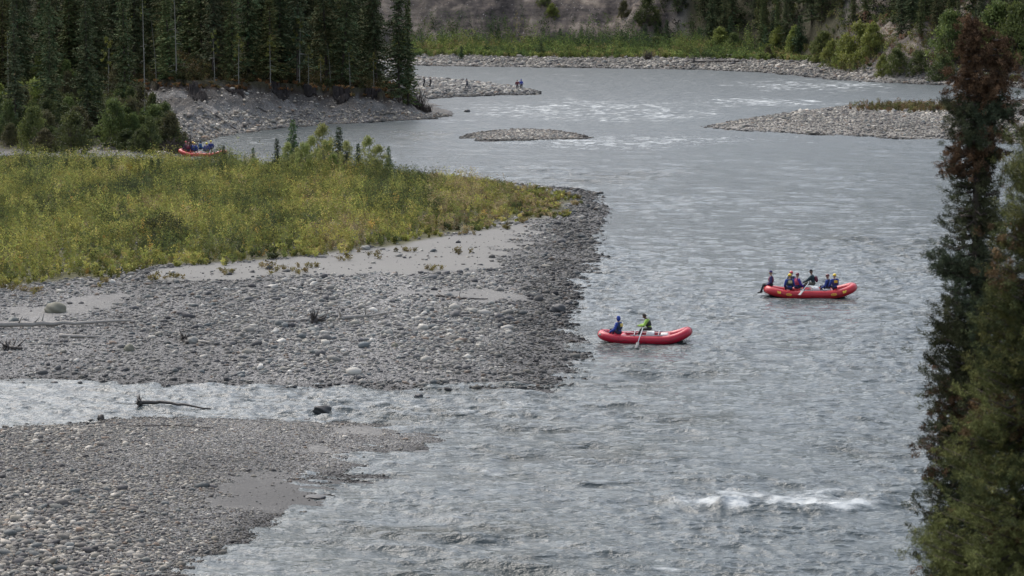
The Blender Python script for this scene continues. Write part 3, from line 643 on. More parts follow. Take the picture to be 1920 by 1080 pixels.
# ---- spruces
GF = 'spruces of the dense forest on the left bank'; GR = 'spruces of the forest on the far right slope'
protoL = []
LF = 'tall dark spruce deep in the left forest, behind its front row'
LR = 'dark spruce higher up the far wooded slope, behind its front row'
for i in range(7):
    h = [21, 18, 23, 16, 20, 14, 24][i]; rb = [2.5, 2.2, 2.7, 2.0, 2.1, 1.8, 2.6][i]
    protoL.append((spruce_mesh(100+i, h, rb, [.05, .10, .06, .03, .12, .03, .08][i], 1.35, [(.095,.112,.052),(.11,.115,.055),(.082,.098,.048),(.115,.135,.055),(.10,.112,.060),(.122,.128,.050),(.09,.106,.047)][i], tuft=.42), trunk_mesh(200+i, h, .17, .01, dead=10), h))
def plant(name, proto, mats, x, y, sc, label, cat, group, z=None, rz=None, sx=None):
    r = empty(name, (x, y, (H1(x, y) if z is None else z)-.05), rt.uniform(0, 6.28) if rz is None else rz, label, cat, group)
    link('crown', proto[0], mats[0], r); link('trunk', proto[1], mats[1], r); r.scale = (sc, sc, sc) if sx is None else (sx, sx, sc); return r
# left forest: candidates behind the lip, kept apart
def pick_spots(cands, n, dmin):
    out = []
    for x, y in cands:
        if all((x-a)**2+(y-b)**2 > dmin*dmin for a, b in out):
            out.append((x, y))
            if len(out) >= n: break
    return out
r3 = np.random.default_rng(77)
n = 6000; Xs = r3.uniform(-95, 0, n); Ys = r3.uniform(275, 420, n); _, q = terrain(Xs, Ys, True)
e_ = q['cc']-q['beach']-q['wid']; ok = (q['c'] > 0) & (e_ > 1.6) & (e_ < 46) & (q['u'] > -170) & (q['u'] < 772) & (q['hc'] > 2.2)
front = ok & (e_ < 9); mid = ok & (e_ >= 9)
SL_ = pick_spots(list(zip(Xs[front], Ys[front])), 62, 1.7)+pick_spots(list(zip(Xs[mid], Ys[mid])), 88, 2.6)
NF_ = min(62, len(SL_)); SL_ = sorted(SL_[:NF_], key=lambda a: upx(*a))+sorted(SL_[NF_:], key=lambda a: upx(*a))
for i, (x, y) in enumerate(SL_):
    p = protoL[r3.integers(0, 7)]; lb = 'front row spruce of the left forest, '+ordw(i)+' from the left' if i < NF_ else LF
    o = plant('spruce_tree', p, (M_needle, M_bark), float(x), float(y), float(r3.uniform(.7, 1.25)), lb, 'spruce', GF, sx=float(r3.uniform(.8, 1.35))); o.rotation_euler[0] = float(r3.normal(0, .025)); o.rotation_euler[1] = float(r3.normal(0, .025))
for px, py, sc, j, lb in [(95,262,.80,0,'big dark spruce at the far left whose crown reaches down among the bushes'),(165,250,.85,2,'tall dark spruce left of the scree, right of the biggest left one'),(30,255,.8,4,'dark spruce at the left edge of the photo behind the green bushes'),(235,225,.85,6,'broad dark spruce where the scree begins'),(765,196,.95,3,'last spruce at the right tip of the left forest, standing out against the far cliff'),(748,192,1.0,2,'spruce next to the last one at the right tip of the left forest')]:
    x, y, z = put(px, py); plant('spruce_tree', protoL[j], (M_needle, M_bark), x, y, sc, lb, 'spruce', GF, z)
# right forest
n = 9000; Xs = r3.uniform(35, 150, n); Ys = r3.uniform(430, 760, n); _, q = terrain(Xs, Ys, True)
ok = (q['f'] > 0) & (q['u'] > 1225) & (q['u'] < 2080) & (q['r'] > np.interp(q['u'], [1230, 1400, 1550, 1640, 1700, 1800], [4, -6, 12, 14, 10, 6])) & (q['r'] < 75)
fr = ok & (q['r'] < 22); md = ok & (q['r'] >= 22)
_m = pick_spots(list(zip(Xs[md], Ys[md])), 76, 4.6); NMD = len(_m); SR_ = pick_spots(list(zip(Xs[fr], Ys[fr])), 66, 2.8)+_m
NF_ = len(SR_)-NMD; SR_ = sorted(SR_[:NF_], key=lambda a: upx(*a))+SR_[NF_:]
for i, (x, y) in enumerate(SR_):
    p = protoL[r3.integers(0, 7)]; lb = 'spruce at the foot of the far wooded slope, '+ordw(i)+' from the left' if i < NF_ else LR
    sc = float(r3.uniform(.55, .9)); plant('spruce_tree', p, (M_needle, M_bark), float(x), float(y), sc, lb, 'spruce', GR, sx=sc*1.15)
# trees above the far cliff
small = [(spruce_mesh(130+i, 4.5, 1.35, .02, 1.0, [(.06,.088,.042),(.11,.15,.065),(.05,.07,.038)][i], .15, .24, .30, .75), trunk_mesh(230+i, 4.5, .05, .01, 5), 4.5) for i in range(3)]
GB = 'young spruces on the back edge of the middle bar'
for px, py, h, j, lb in [(420,322,2.6,2,'thin dark young spruce leaning at the back edge of the bar, nearest the far raft'),(436,318,1.5,1,'short spruce just right of the thin leaning one'),(475,322,2.4,1,'slender young spruce left of the taller pair on the bar'),(520,325,3.4,2,'young spruce with a narrow dark crown left of the light green poplars'),
        (550,330,5.4,1,'tallest light green young spruce on the bar with a bare dark tip'),(636,335,4.9,0,'dark full young spruce right of the light green poplars'),(672,334,3.3,0,'young spruce just behind the bushy poplar right of the dark full one'),(729,332,3.0,1,'lone small spruce at the right of the poplars on the bar'),
        (650,338,3.0,2,'short dark spruce crowding the right foot of the dark full one'),(628,340,2.6,2,'low dark spruce at the left foot of the dark full one'),
        (57,333,1.7,2,'small dark spruce at the far left of the bar'),(95,335,1.8,0,'second small spruce from the left of the bar'),(125,335,1.9,2,'third small spruce from the left of the bar'),(176,333,1.8,0,'small dark spruce left of the yellow willow'),(210,335,2.0,1,'small spruce just left of the yellow willow'),(262,333,1.2,2,'tiny spruce below the driftwood near the far raft'),(285,333,1.9,0,'small spruce left of the far raft, tallest of the tiny left ones'),(297,335,1.9,2,'small dark spruce just left of the far raft'),
        (415,345,2.2,0,'dark spruce in front of the thin leaning one'),(850,345,1.1,2,'tiny spruce on the thinning right part of the bar')]:
    x, y, z = put(px, py); plant('young_spruce', small[j], (M_needle, M_bark), x, y, h/4.5*1.0, lb, 'spruce', GB, z, sx=h/4.5*(1.1 if h < 2.2 else .85))
for i, (px, py, h) in enumerate(sorted([(865,112,3),(1015,108,4),(1165,95,5),(1090,96,5),(1210,92,6),(1310,98,6),(1435,100,6),(1370,97,8),(1330,93,9),(1450,96,9),(1590,122,5),(1500,99,8),(1050,92,5),(1250,92,7)])):
    x, y, z = put(px, py); plant('young_spruce', small[i % 3], (M_needle, M_bark), x, y, h/4.5, ordw(i)+' young spruce from the left in the green far shrub belt', 'spruce', 'young spruces in the far shrub belt', z)

# ---- pale stemmed birches and poplars
def birch(seed, h, n=520, col=(.10, .125, .035), col2=(.17, .17, .04), r=.8, lo=.5):
    return leafy_mesh(seed, h, r, n, col, col2, .17, lo, 16), trunk_mesh(seed+1, h*.97, .06, .05, dead=9), h
bp = [birch(300, 9), birch(302, 12, 160, r=.8, lo=.55), birch(304, 7, 360, (.14, .15, .04), (.22, .2, .05)), birch(306, 13, 60, r=.6, lo=.7)]
GBi = 'pale stemmed birches along the left forest edge'
for px, py, j, sc, lb in [(560,168,0,1.0,'tall pale birch with a light green crown in the middle of the left forest edge'),(577,167,2,.75,'short thin birch just right of the tall pale birch'),(445,166,2,.95,'light green birch left of the tall pale birch'),(328,160,3,1.0,'almost leafless tall pale birch trunk at the left part of the eroded bank'),(315,160,1,.8,'thin leaning pale trunk beside the almost leafless one'),
        (268,190,3,1.1,'bare pale trunk rising to the top of the photo left of the scree'),(240,196,3,.9,'dead pale trunk among the dark spruces left of the scree'),(600,168,2,.6,'yellowish low birch right of the short thin birch'),(618,168,1,.5,'short bare birch stem at the forest edge right of the yellowish one'),(400,163,0,.75,'leafy young birch at the forest edge above the longest root mat'),(505,165,2,.9,'bushy yellow green birch between the left and the tall pale birches'),(655,168,0,.65,'small leafy birch at the forest edge above the middle root mat'),(700,172,2,.7,'small yellow green birch near the right part of the forest edge'),(200,205,0,1.0,'leafy birch among the alder bushes left of the scree'),(12,215,3,.8,'leaning bare grey trunk at the far left edge'),(290,165,1,.7,'thin pale trunk above the left start of the scree'),(268,262,3,.5,'short dead pale trunk standing in front of the bushes left of the scree')]:
    x, y, z = put(px, py); y += 1.6; z = H1(x, y); plant('birch_tree', bp[j], (M_leaf, M_palebark), x, y, sc, lb, 'birch', GBi, z)
pop = [(leafy_mesh(320+i, 4.0, 1.5, 4200, [(.17,.21,.06),(.22,.25,.08),(.13,.17,.045)][i], [(.30,.32,.12),(.36,.37,.15),(.22,.25,.07)][i], .13, .05, 60), stems_mesh(330+i, 4.0, 1.3, 8, .03), 4) for i in range(3)]
GP = 'light green poplars among the young spruces on the bar'
for px, py, h, j, lb in [(585,332,3.6,1,'pale green poplar left of centre in the clump on the bar'),(605,330,4.6,1,'tallest pale green poplar in the clump on the bar'),(560,338,3.0,0,'low poplar around the foot of the tallest young spruce'),(690,334,3.7,1,'bushy pale poplar between the dark full spruce and the lone small spruce'),(625,345,2.6,2,'low green poplar bush in front of the dark full spruce'),(478,335,1.9,0,'small poplar bush around the slender young spruce'),(580,350,2.3,2,'green poplar bush in front of the clump on the bar'),(703,340,2.2,0,'low poplar bush right of the bushy pale one'),
        (650,338,3.4,1,'pale poplar at the right foot of the dark full spruce'),(540,336,3.2,1,'pale poplar left of the tallest young spruce'),(570,342,3.6,0,'full green poplar between the tallest young spruce and the pale ones'),(612,342,3.8,0,'full pale poplar left of the dark full spruce'),(710,336,3.0,1,'pale poplar left of the lone small spruce')]:
    if not lb: continue
    x, y, z = put(px, py); plant('poplar_bush', pop[j], (M_leaf, M_bark), x, y, h/4, lb, 'poplar', GP, z, sx=h/4*(.72 if h > 3 else .9))
# dark willow clump and the yellow willow on the bar
wl = (leafy_mesh(350, 2.0, 1.6, 2600, (.024,.030,.012), (.05,.056,.02), .10, .05, 40), stems_mesh(351, 1.9, 1.5, 12, .025), 2)
for px, py, sc, lb in [(305,452,.95,'large dark willow clump in the middle of the yellow green scrub'),(335,455,.7,'smaller dark willow joined to the right of the large dark clump'),(268,445,.5,'small dark willow just left of the large dark clump')]:
    x, y, z = put(px, py); plant('willow_bush', wl, (M_leaf, M_bark), x, y, sc, lb, 'willow', 'dark willows in the bar scrub', z)
yw = (leafy_mesh(352, 1.2, .9, 700, (.24,.19,.03), (.30,.20,.03), .10, .05, 16), stems_mesh(353, 1.1, .8, 7, .02), 1.2)
for px, py, sc, lb in [(245,330,1.0,'bright yellow willow at the back edge of the bar left of the far raft'),(310,332,.6,'small yellow willow beside the far raft')]:
    x, y, z = put(px, py); plant('willow_bush', yw, (M_leaf, M_bark), x, y, sc, lb, 'willow', 'yellow willows at the back edge of the bar', z)
# alder bushes at the left
al = [(leafy_mesh(360+i, 4.0, 2.1, 5600, c1, c2, .19, .0, 95, s0=.38, cs=.8), stems_mesh(370+i, 3.8, 1.9, 9, .04), 4) for i, (c1, c2) in enumerate([((.06,.082,.032),(.11,.13,.042)), ((.14,.17,.045),(.25,.27,.07)), ((.085,.115,.04),(.16,.19,.055)), ((.075,.076,.04),(.13,.12,.05))])]
ab = []
for i in range(84):
    px = r3.uniform(-60, 330); t = r3.random(); py = 288-t*np.interp(px, [0, 180, 330], [135, 110, 20]); ab.append((px, py))
ab.sort(key=lambda a: a[1])
kinds = {}
for i, (px, py) in enumerate(ab):
    x, y, z = put(px, py); j = 1 if (px < 90 and 140 < py < 235 and r3.random() < .8) else int(r3.choice([0, 2, 3, 0]))
    o = plant('alder_bush', al[j], (M_leaf, M_bark), x, y, float(r3.uniform(.5, 1.3)), 'x', 'alder', 'alder bushes left of the scree', z, sx=float(r3.uniform(.55, 1.05))); kinds.setdefault(j, []).append((px, o))
for j, L_ in kinds.items():
    for i, (px, o) in enumerate(sorted(L_, key=lambda a: a[0])): o['label'] = '%s %s alder bush from the left, in the thicket left of the scree' % (ordw(i), {0: 'dark green', 1: 'yellow green', 2: 'mid green', 3: 'brownish green'}[j])
# leafy bushes on the far right bank
for i, (px, py, h, j, lb) in enumerate([(1585,130,7,1,'big rounded bright green bush at the left of the eroded right bluff'),(1560,126,5.5,1,'bright green bush just left of the big rounded one'),(1610,118,8,1,'tall pale green poplar on the left shoulder of the right bluff'),(1635,110,7,1,'pale green poplar right of the tall one on the bluff shoulder'),(1545,112,6,2,'mid green bush behind the bright ones at the far bank bend'),
        (1490,104,6.5,1,'bright green poplar at the right end of the far shrub belt'),(1460,100,6,1,'green poplar in the far shrub belt near its right end'),(1350,100,6,1,'green poplar rising from the middle right of the far shrub belt'),(1375,102,5,2,'shorter green bush right of the poplar in the far belt'),(1680,135,4.5,2,'green bush halfway up the eroded right bluff'),(1655,142,4,1,'low green bush near the water on the right bluff'),(1720,138,4.5,0,'dark bush near the foot of the right bluff'),(1765,150,5,0,'dark bush at the shore behind the foreground spruce'),
        (1780,110,9,2,'pale leaved tall poplar behind the left side of the foreground spruce'),(1870,105,10,2,'bluish green poplar behind the top of the foreground spruce'),(1905,108,10,2,'bluish green poplar at the right edge behind the foreground spruce'),(1440,112,3,3,'low brown bush among far driftwood'),(1230,100,4,2,'green bush in the middle of the far shrub belt'),
        (900,20,7,2,'green bush clump high on the left of the bare cliff'),(875,10,7,0,'dark green bush at the top left of the bare cliff'),(925,12,6,0,'dark bush right of the clump high on the bare cliff'),(1020,28,4,2,'olive bush patch in the middle of the bare cliff'),(1035,34,3.5,1,'lower olive bush on the middle of the bare cliff'),(1170,30,4,3,'brownish bush on the right part of the bare cliff'),(1215,40,6,0,'dark bush where the bare cliff meets the forest'),(1240,25,7,2,'green bush at the right end of the bare cliff'),(1195,14,6,2,'green bush at the top right of the bare cliff')]):
    x, y, z = put(px, py)
    plant('leafy_bush', al[j], (M_leaf, M_bark), x, y, h/4, lb, 'bush', 'leafy bushes on the far banks', z-.12*h, sx=h/4*(.75+.3*((i*7) % 5)/4))
# ------------------------------------------------------------------ boulders
def boulder(px, py, w, h, mat, label, seed=1, deep=.9, ang=0, cat='boulder', name='boulder', zoff=0, blocky=0):
    x, y, z = put(px, py); s = float(y)/F; rg = np.random.default_rng(seed)
    v, f = ICO[2]; bm = bmesh.new(); bmesh.ops.create_icosphere(bm, subdivisions=4, radius=1)
    cuts = unit(rg.normal(size=(9, 3))); dd = rg.uniform(.55, .9, 9)
    for q_ in bm.verts:
        p = np.array(q_.co[:])
        if blocky:
            for c_, d_ in zip(cuts, dd):
                o = p@c_-d_
                if o > 0: p = p-c_*o*.92
        a = p/np.linalg.norm(p); k = 1+.10*math.sin(3*a[0]+seed)*math.cos(2.3*a[1]+seed*2)+.05*math.sin(7*a[2]+5*a[0])
        q_.co = Vector(p*k*np.array([w*s/2, w*s/2*deep, h*s*.72]))
    o = bobj(name, bm, mat, smooth=not blocky, loc=(x, y, z+h*s*.22+zoff), rot=(0, 0, ang)); return tag(o, label, cat)
boulder(606, 776, 40, 20, M_darkrock, 'black angular boulder standing in the white water of the side channel', 3, .8, .3, blocky=1)
boulder(736, 781, 14, 9, M_darkrock, 'small black rock in the side channel right of the black angular boulder', 4, blocky=1)
boulder(773, 783, 15, 5, M_darkrock, 'low wet rock awash in the side channel, second right of the black boulder', 5)
boulder(849, 799, 8, 6, M_darkrock, 'tiny dark rock poking out of the riffle off the lower bar tip', 6)
boulder(104, 585, 42, 20, M_mossrock, 'large lichen brown boulder on the sand at the left of the middle bar', 7, .8)
boulder(1046, 584, 28, 16, M_darkrock, 'dark smooth boulder near the right water edge of the middle bar', 8, .8)
boulder(1066, 571, 16, 8, M_darkrock, 'smaller dark boulder at the waterline beside the dark smooth one', 9)
boulder(1052, 458, 18, 11, M_darkrock, 'dark round boulder alone on the upper right shore of the bar', 10)
boulder(888, 586, 22, 9, M_greyrock, 'pale round boulder on the dark gravel in the centre right of the bar', 11)
boulder(361, 643, 22, 13, M_greyrock, 'pale round boulder with driftwood beside it on the lower middle bar', 12)
boulder(242, 657, 20, 13, M_mossrock, 'tan boulder on the gravel below the long driftwood log', 13)
boulder(685, 468, 18, 9, M_greyrock, 'whitish boulder at the edge of the scrub and the sand', 14)
boulder(506, 505, 12, 10, M_darkrock, 'small dark boulder on the left part of the pale sand', 15)
boulder(862, 512, 13, 7, M_darkrock, 'small grey boulder at the front edge of the pale sand', 16)
boulder(728, 628, 20, 11, M_greyrock, 'light grey boulder in the middle of the middle bar', 17)
boulder(876, 210, 12, 5, M_darkrock, 'dark low rock in the water off the forest tip', 18)
boulder(740, 650, 14, 8, M_mossrock, 'tan rock just below the light grey boulder of the middle bar', 19)
boulder(190, 788, 16, 13, M_driftdark, 'dark stump like root ball on the upper edge of the near bar', 20, blocky=1, cat='stump', name='root_stump')
boulder(790, 848, 34, 3, M_darkrock, 'flat wet dark rock in the water at the near bar tip', 21)
boulder(592, 932, 40, 4, M_darkrock, 'flat dark wet rock at the mouth of the sandy inlet', 22)
boulder(1555, 207, 16, 5, M_darkrock, 'dark rock at the far edge of the right gravel bar', 24)
for i, (px, py, w) in enumerate(sorted([(372,722,9),(405,724,7),(432,726,8),(452,727,10),(552,726,9),(42,720,9),(102,721,12),(150,719,8),(315,724,8),(785,745,13),(803,748,8),(865,762,10),(970,776,7),(1005,781,6),(1130,568,7),(560,757,7),(340,748,8),(745,782,5)])):
    boulder(px, py, w*1.25, w*.62, M_darkrock, ordw(i)+' of the small wet rocks in the side channel, counted from the left', 40+i)['group'] = 'small wet rocks in the side channel'

# ------------------------------------------------------------------ driftwood
def log(pts, r0, r1, mat, label, root=None, group=None, branches=0, zf=None, name='driftwood_log'):
    P = []
    for a in pts:
        x, y, z = put(a[0], a[1]); P.append(Vector((x, y, z+(a[2] if len(a) > 2 else r0*.8))))
    o0 = P[0].copy(); e = empty(name, o0, 0, label, 'driftwood', group)
    bm = bmesh.new(); Q = []
    for i in range(len(P)-1):
        for k in range(4): Q.append(P[i].lerp(P[i+1], k/4)-o0)
    Q.append(P[-1]-o0); n = len(Q)
    for q_ in Q[1:-1]: q_ += Vector((rt.uniform(-1, 1), rt.uniform(-1, 1), rt.uniform(-1, 1)))*r0*.3
    tube(bm, Q, [r0+(r1-r0)*i/(n-1) for i in range(n)], 8)
    bobj('trunk', bm, mat, e)
    for k in range(branches):
        q_ = Q[rt.randrange(1, n-1)]; d = Vector((rt.uniform(-1, 1), rt.uniform(-.6, .6), rt.uniform(.3, 1.0)))*rt.uniform(.3, .8)
        bm = bmesh.new(); tube(bm, [q_, q_+d*.5, q_+d], [r0*.35, r0*.25, .01], 5); bobj('branch', bm, mat, e)
    if root is not None:
        bm = bmesh.new(); c = (P[0] if root == 0 else P[-1])-o0
        ellips(bm, c, (r0*1.6, r0*1.4, r0*1.6), 8, 6)
        for k in range(16):
            d = Vector((rt.uniform(-.5, .5), rt.uniform(-1, 1), rt.uniform(-.6, 1.2))).normalized()*rt.uniform(2.5, 5.5)*r0
            tube(bm, [c, c+d*.5+Vector((0, 0, rt.uniform(-.05, .05))), c+d], [r0*.55, r0*.32, r0*.08], 5)
        bobj('root_plate', bm, mat, e)
    return e
log([(262,765,.24),(300,763,.22),(345,766,.18),(395,769,.06)], .10, .035, M_driftdark, 'dark fallen tree with a root plate stranded in the side channel', 0)
log([(-40,617,.22),(60,615,.22),(140,613,.22),(245,607,.18)], .17, .06, M_drift, 'long pale driftwood log lying across the left of the middle bar', None, branches=4)
log([(112,632),(150,634),(185,634)], .11, .05, M_drift, 'short grey log below the long pale log', None, branches=1)
log([(640,600),(670,597),(700,595),(735,588)], .12, .04, M_drift, 'bleached driftwood trunk with a dark root tangle in the centre of the middle bar', 0, branches=2)
log([(502,605),(540,604),(578,602)], .10, .06, M_drift, 'pale driftwood pole left of the bleached trunk with the root tangle', None)
log([(818,556),(860,561),(915,562)], .07, .03, M_driftdark, 'thin dark driftwood branch on the upper right of the middle bar', None, branches=2)
log([(590,606),(610,604)], .16, .06, M_driftdark, 'small dark tangle of driftwood between the two pale poles', 0, branches=3)
log([(345,640),(352,646)], .12, .06, M_driftdark, 'small dark driftwood tangle left of the pale round boulder', 0, branches=2)
log([(372,643),(400,646)], .09, .04, M_drift, 'short driftwood stick right of the pale round boulder', None)
log([(12,655),(30,656),(42,657)], .14, .06, M_driftdark, 'small bleached driftwood snag near the left edge below the long log', 0, branches=3)
log([(240,800),(330,799),(400,804)], .04, .02, M_driftdark, 'thin dark stick lying on the upper part of the near bar', None)
log([(225,284),(262,285)], .10, .06, M_drift, 'bleached log on the gravel left of the far raft', None)
log([(303,290),(318,289),(335,286)], .16, .10, M_drift, 'grey log at the waterline touching the left of the far raft', None, branches=2)
log([(385,205),(410,222),(445,246)], .14, .08, M_driftdark, 'dark fallen pole lying down the scree below the longest root mat', None, name='fallen_pole')
log([(480,200),(500,212),(520,222)], .10, .06, M_driftdark, 'thinner dark pole lying on the scree in the middle left', None, name='fallen_pole')
log([(1095,258),(1082,257)], .12, .05, M_driftdark, 'small dark snag on the right end of the mid river islet', 0, branches=2)
log([(1300,118),(1400,117)], .3, .15, M_driftdark, 'long dark log on the far cobble beach right of centre', 0, branches=3)
log([(1330,106),(1405,108)], .35, .2, M_driftdark, 'dark driftwood pile log at the edge of the far shrub belt', 0, branches=5)
log([(1420,109),(1470,110)], .28, .12, M_drift, 'grey fallen log at the right end of the far driftwood', 0, branches=4)
log([(1320,101),(1350,106)], .3, .15, M_driftdark, 'upright leaning snag among the far driftwood', 0, branches=4)
log([(1880,243),(1960,240)], .16, .10, M_driftdark, 'upper dark log on the right bar behind the foreground spruce', None)
log([(1885,256),(1960,254)], .16, .10, M_driftdark, 'lower dark log on the right bar behind the foreground spruce', None)

# ------------------------------------------------------------------ people
def cap(bm, a, b, r0, r1, seg=12):
    a, b = Vector(a), Vector(b); d = b-a; L = d.length
    if L < 1e-5: return
    q_ = d.to_track_quat('Z', 'Y').to_matrix(); pts = []; rr = []
    for k in range(5):
        t = k/4*math.pi/2; pts.append(a-d/L*r0*math.cos(t)); rr.append(max(r0*math.sin(t), .002))
    for k in range(5):
        t = k/4*math.pi/2; pts.append(b+d/L*r1*math.sin(t)); rr.append(max(r1*math.cos(t), .002))
    tube(bm, pts, rr, seg)
def ik(a, b, l1, l2, pole):
    a, b, pole = Vector(a), Vector(b), Vector(pole); d = b-a; L = min(d.length, (l1+l2)*.995); u = d.normalized(); b = a+u*L
    k = (l1*l1-l2*l2+L*L)/(2*L); hgt = math.sqrt(max(l1*l1-k*k, 0)); p = pole-u*pole.dot(u)
    if p.length < 1e-4: p = Vector((0, 0, -1))
    return a+u*k+p.normalized()*hgt, b
CM = {}
def cm(name, col, rough=.7):
    k = (name, col)
    if k not in CM: CM[k] = plain(name, col, rough, .18, 18, .25)
    return CM[k]
SKIN = (.38, .22, .15)
def person(loc, yaw, label, jacket, legs, hands=None, feet=None, lean=8, headp=(0, 0), boots=(.02, .02, .022), skin=SKIN, vest=None, patch=None, helmet=None, hood=None, hair=(.02, .015, .012), hat=None, sleeves=None, stand=False, pack=None, group=None, sc=1.07, beard=False):
    """built at the hip (seated) or at the soles (standing), facing +Y before yaw"""
    e = empty('person', loc, yaw, label, 'person', group); e.scale = (sc, sc, sc)
    hz = .90 if stand else .0
    P = Vector((0, 0, hz)); ln = R(lean); ax = Vector((0, math.sin(ln), math.cos(ln)))
    N = P+ax*.50; chest = P+ax*.34; hd = (ax+Vector((0, math.sin(R(headp[0]))*.6, 0))+Vector((math.sin(R(headp[1]))*.5, 0, 0))).normalized(); HC = N+hd*.20
    if hands is None: hands = [(-.22, .32, hz+.05), (.22, .32, hz+.05)]
    if feet is None: feet = [(-.11, .02, .04), (.11, .02, .04)] if stand else [(-.13, .42, -.38), (.13, .42, -.38)]
    bm = bmesh.new(); B = []
    def c_(a, b, r0, r1, m_, seg=12): cap(bm, a, b, r0, r1, seg); B.append((Vector(a), Vector(b), m_, max(r0, r1)))
    jr = .024
    ellips(bm, P+ax*.02, (.165, .125, .12), 12, 8); B.append((P-ax*.02, P+ax*.0, 1, .1))
    ellips(bm, P+ax*.16, (.155, .115, .17), 12, 8); B.append((P+ax*.12, P+ax*.22, 0, .1))
    ellips(bm, chest, (.20, .14, .19), 12, 8); B.append((chest, N-ax*.06, 0, .1))
    sh = [N+Vector((s*.185, 0, 0))-ax*.05 for s in (-1, 1)]
    c_(sh[0], sh[1], .068, .068, 0)
    c_(N-ax*.03, N+hd*.08, .062, .055, 2)
    ellips(bm, HC, (.078, .095, .115), 14, 10); B.append((HC-hd*.03, HC+hd*.04, 2, .1))
    for s, h_ in zip((-1, 1), hands):
        a = sh[0 if s < 0 else 1]; el, wr = ik(a, h_, .29, .255, Vector((s*.5, -.35, -1)))
        c_(a, el, .060+jr, .047+jr, 3); c_(el, wr, .046+jr, .032+jr, 3)
        # hand: palm + five bent fingers in the body's own mesh
        d = (wr-el).normalized(); sd2 = d.cross(Vector((0, 0, 1))); sd2 = sd2.normalized() if sd2.length > .01 else Vector((1, 0, 0)); up = sd2.cross(d).normalized()
        B.append((wr+d*.05, wr+d*.12, 2, .03)); hb.append((wr.copy(), d, sd2*s, up)) if False else None
        cap(bm, wr+d*.015, wr+d*.075, .034, .038, 8)
        HB.append((wr+d*.0, d, sd2, up, s))
    for i, (s, f_) in enumerate(zip((-1, 1), feet)):
        hp = P+Vector((s*.09, 0, -.01)); kn, an = ik(hp, Vector(f_)+Vector((0, 0, .07)), .44, .42, Vector((s*.12, 1, .55 if not stand else .0)))
        c_(hp, kn, .088, .062, 1); c_(kn, an, .060, .044, 1)
        fw = Vector((0, 1, 0)) if stand or an.z > -.6 else Vector((0, .7, -.3)).normalized()
        c_(an+Vector((0, -.03, -.03)), an+fw*.15+Vector((0, 0, -.04)), .048, .038, 4)
    me = bpy.data.meshes.new('tmp'); bmesh.ops.recalc_face_normals(bm, faces=bm.faces[:]); bm.to_mesh(me); bm.free()
    o = bpy.data.objects.new('tmp', me); COL.objects.link(o)
    md = o.modifiers.new('r', 'REMESH'); md.mode = 'VOXEL'; md.voxel_size = .017; md.use_smooth_shade = True
    ms = o.modifiers.new('s', 'SMOOTH'); ms.factor = .5; ms.iterations = 3
    dg = bpy.context.evaluated_depsgraph_get(); m2 = bpy.data.meshes.new_from_object(o.evaluated_get(dg)); bpy.data.objects.remove(o); bpy.data.meshes.remove(me)
    # face features and fingers joined to the same mesh
    bm = bmesh.new(); bm.from_mesh(m2); nb_ = len(bm.faces); fwd = Vector((0, 1, 0)); fwd = (fwd-hd*fwd.dot(hd)).normalized(); rt_ = fwd.cross(hd)
    cap(bm, HC+fwd*.092+hd*.01, HC+fwd*.104-hd*.022, .010, .015, 8)
    for s in (-1, 1): ellips(bm, HC+rt_*s*.080-hd*.005, (.012, .02, .032), 8, 6)
    i1 = len(bm.faces)
    for s in (-1, 1): ellips(bm, HC+fwd*.087+rt_*s*.031+hd*.018, (.011, .007, .008), 8, 6)
    cap(bm, HC+fwd*.088-hd*.052-rt_*.02, HC+fwd*.088-hd*.052+rt_*.02, .006, .006, 6)
    i2 = len(bm.faces)
    for wr, d, sd2, up, s in HB:
        base = wr+d*.085
        for k, (o_, l) in enumerate(((-.027, .068), (-.009, .078), (.009, .074), (.027, .058))):
            p0 = base+sd2*o_; p1 = p0+d*l*.45-up*.006; p2 = p1+d*l*.20-up*l*.32; p3 = p2-d*l*.12-up*l*.28
            tube(bm, [p0-d*.02, p0, p1, p2, p3], [.009, .0095, .0088, .008, .006], 6)
        th = wr+d*.035-sd2*s*.030; tube(bm, [th, th-sd2*s*.022+d*.022-up*.01, th-sd2*s*.026+d*.048-up*.028], [.012, .011, .008], 6)
    HB.clear(); bm.faces.ensure_lookup_table(); bm.faces.index_update()
    mats = [cm('jacket_fabric', jacket), cm('trouser_fabric', legs), cm('skin', skin, .5), cm('sleeve_fabric', sleeves or jacket), cm('boot_rubber', boots, .5), cm('dark_features', (.03, .015, .012))]
    A = np.array([b[0][:] for b in B]); Bv = np.array([b[1][:] for b in B]); mi = np.array([b[2] for b in B])
    C = np.array([f_.calc_center_median()[:] for f_ in bm.faces]); e_ = Bv-A; t = np.clip(((C[:, None]-A)*e_).sum(2)/np.maximum((e_*e_).sum(1), 1e-9), 0, 1)
    dd = np.linalg.norm(C[:, None]-(A+t[..., None]*e_), axis=2)-np.array([b[3] for b in B])*.9; idx = mi[dd.argmin(1)]
    idx[nb_:i1] = 2; idx[i1:i2] = 5; idx[i2:] = 2
    if beard:
        hc = np.array(HC[:]); rel = (C-hc); k = (idx == 2) & (np.linalg.norm(rel, axis=1) < .15) & (rel@np.array(hd[:]) < -.03) & (rel@np.array(fwd[:]) > .02); idx[k] = 5
    bm.to_mesh(m2); bm.free(); m2.materials.clear()
    for q_ in mats: m2.materials.append(q_)
    m2.polygons.foreach_set('material_index', idx.astype(np.int32)); m2.polygons.foreach_set('use_smooth', np.ones(len(m2.polygons), bool)); m2.name = 'body'
    link('body', m2, None, e)
    RM = Matrix((rt_, fwd, hd)).transposed()
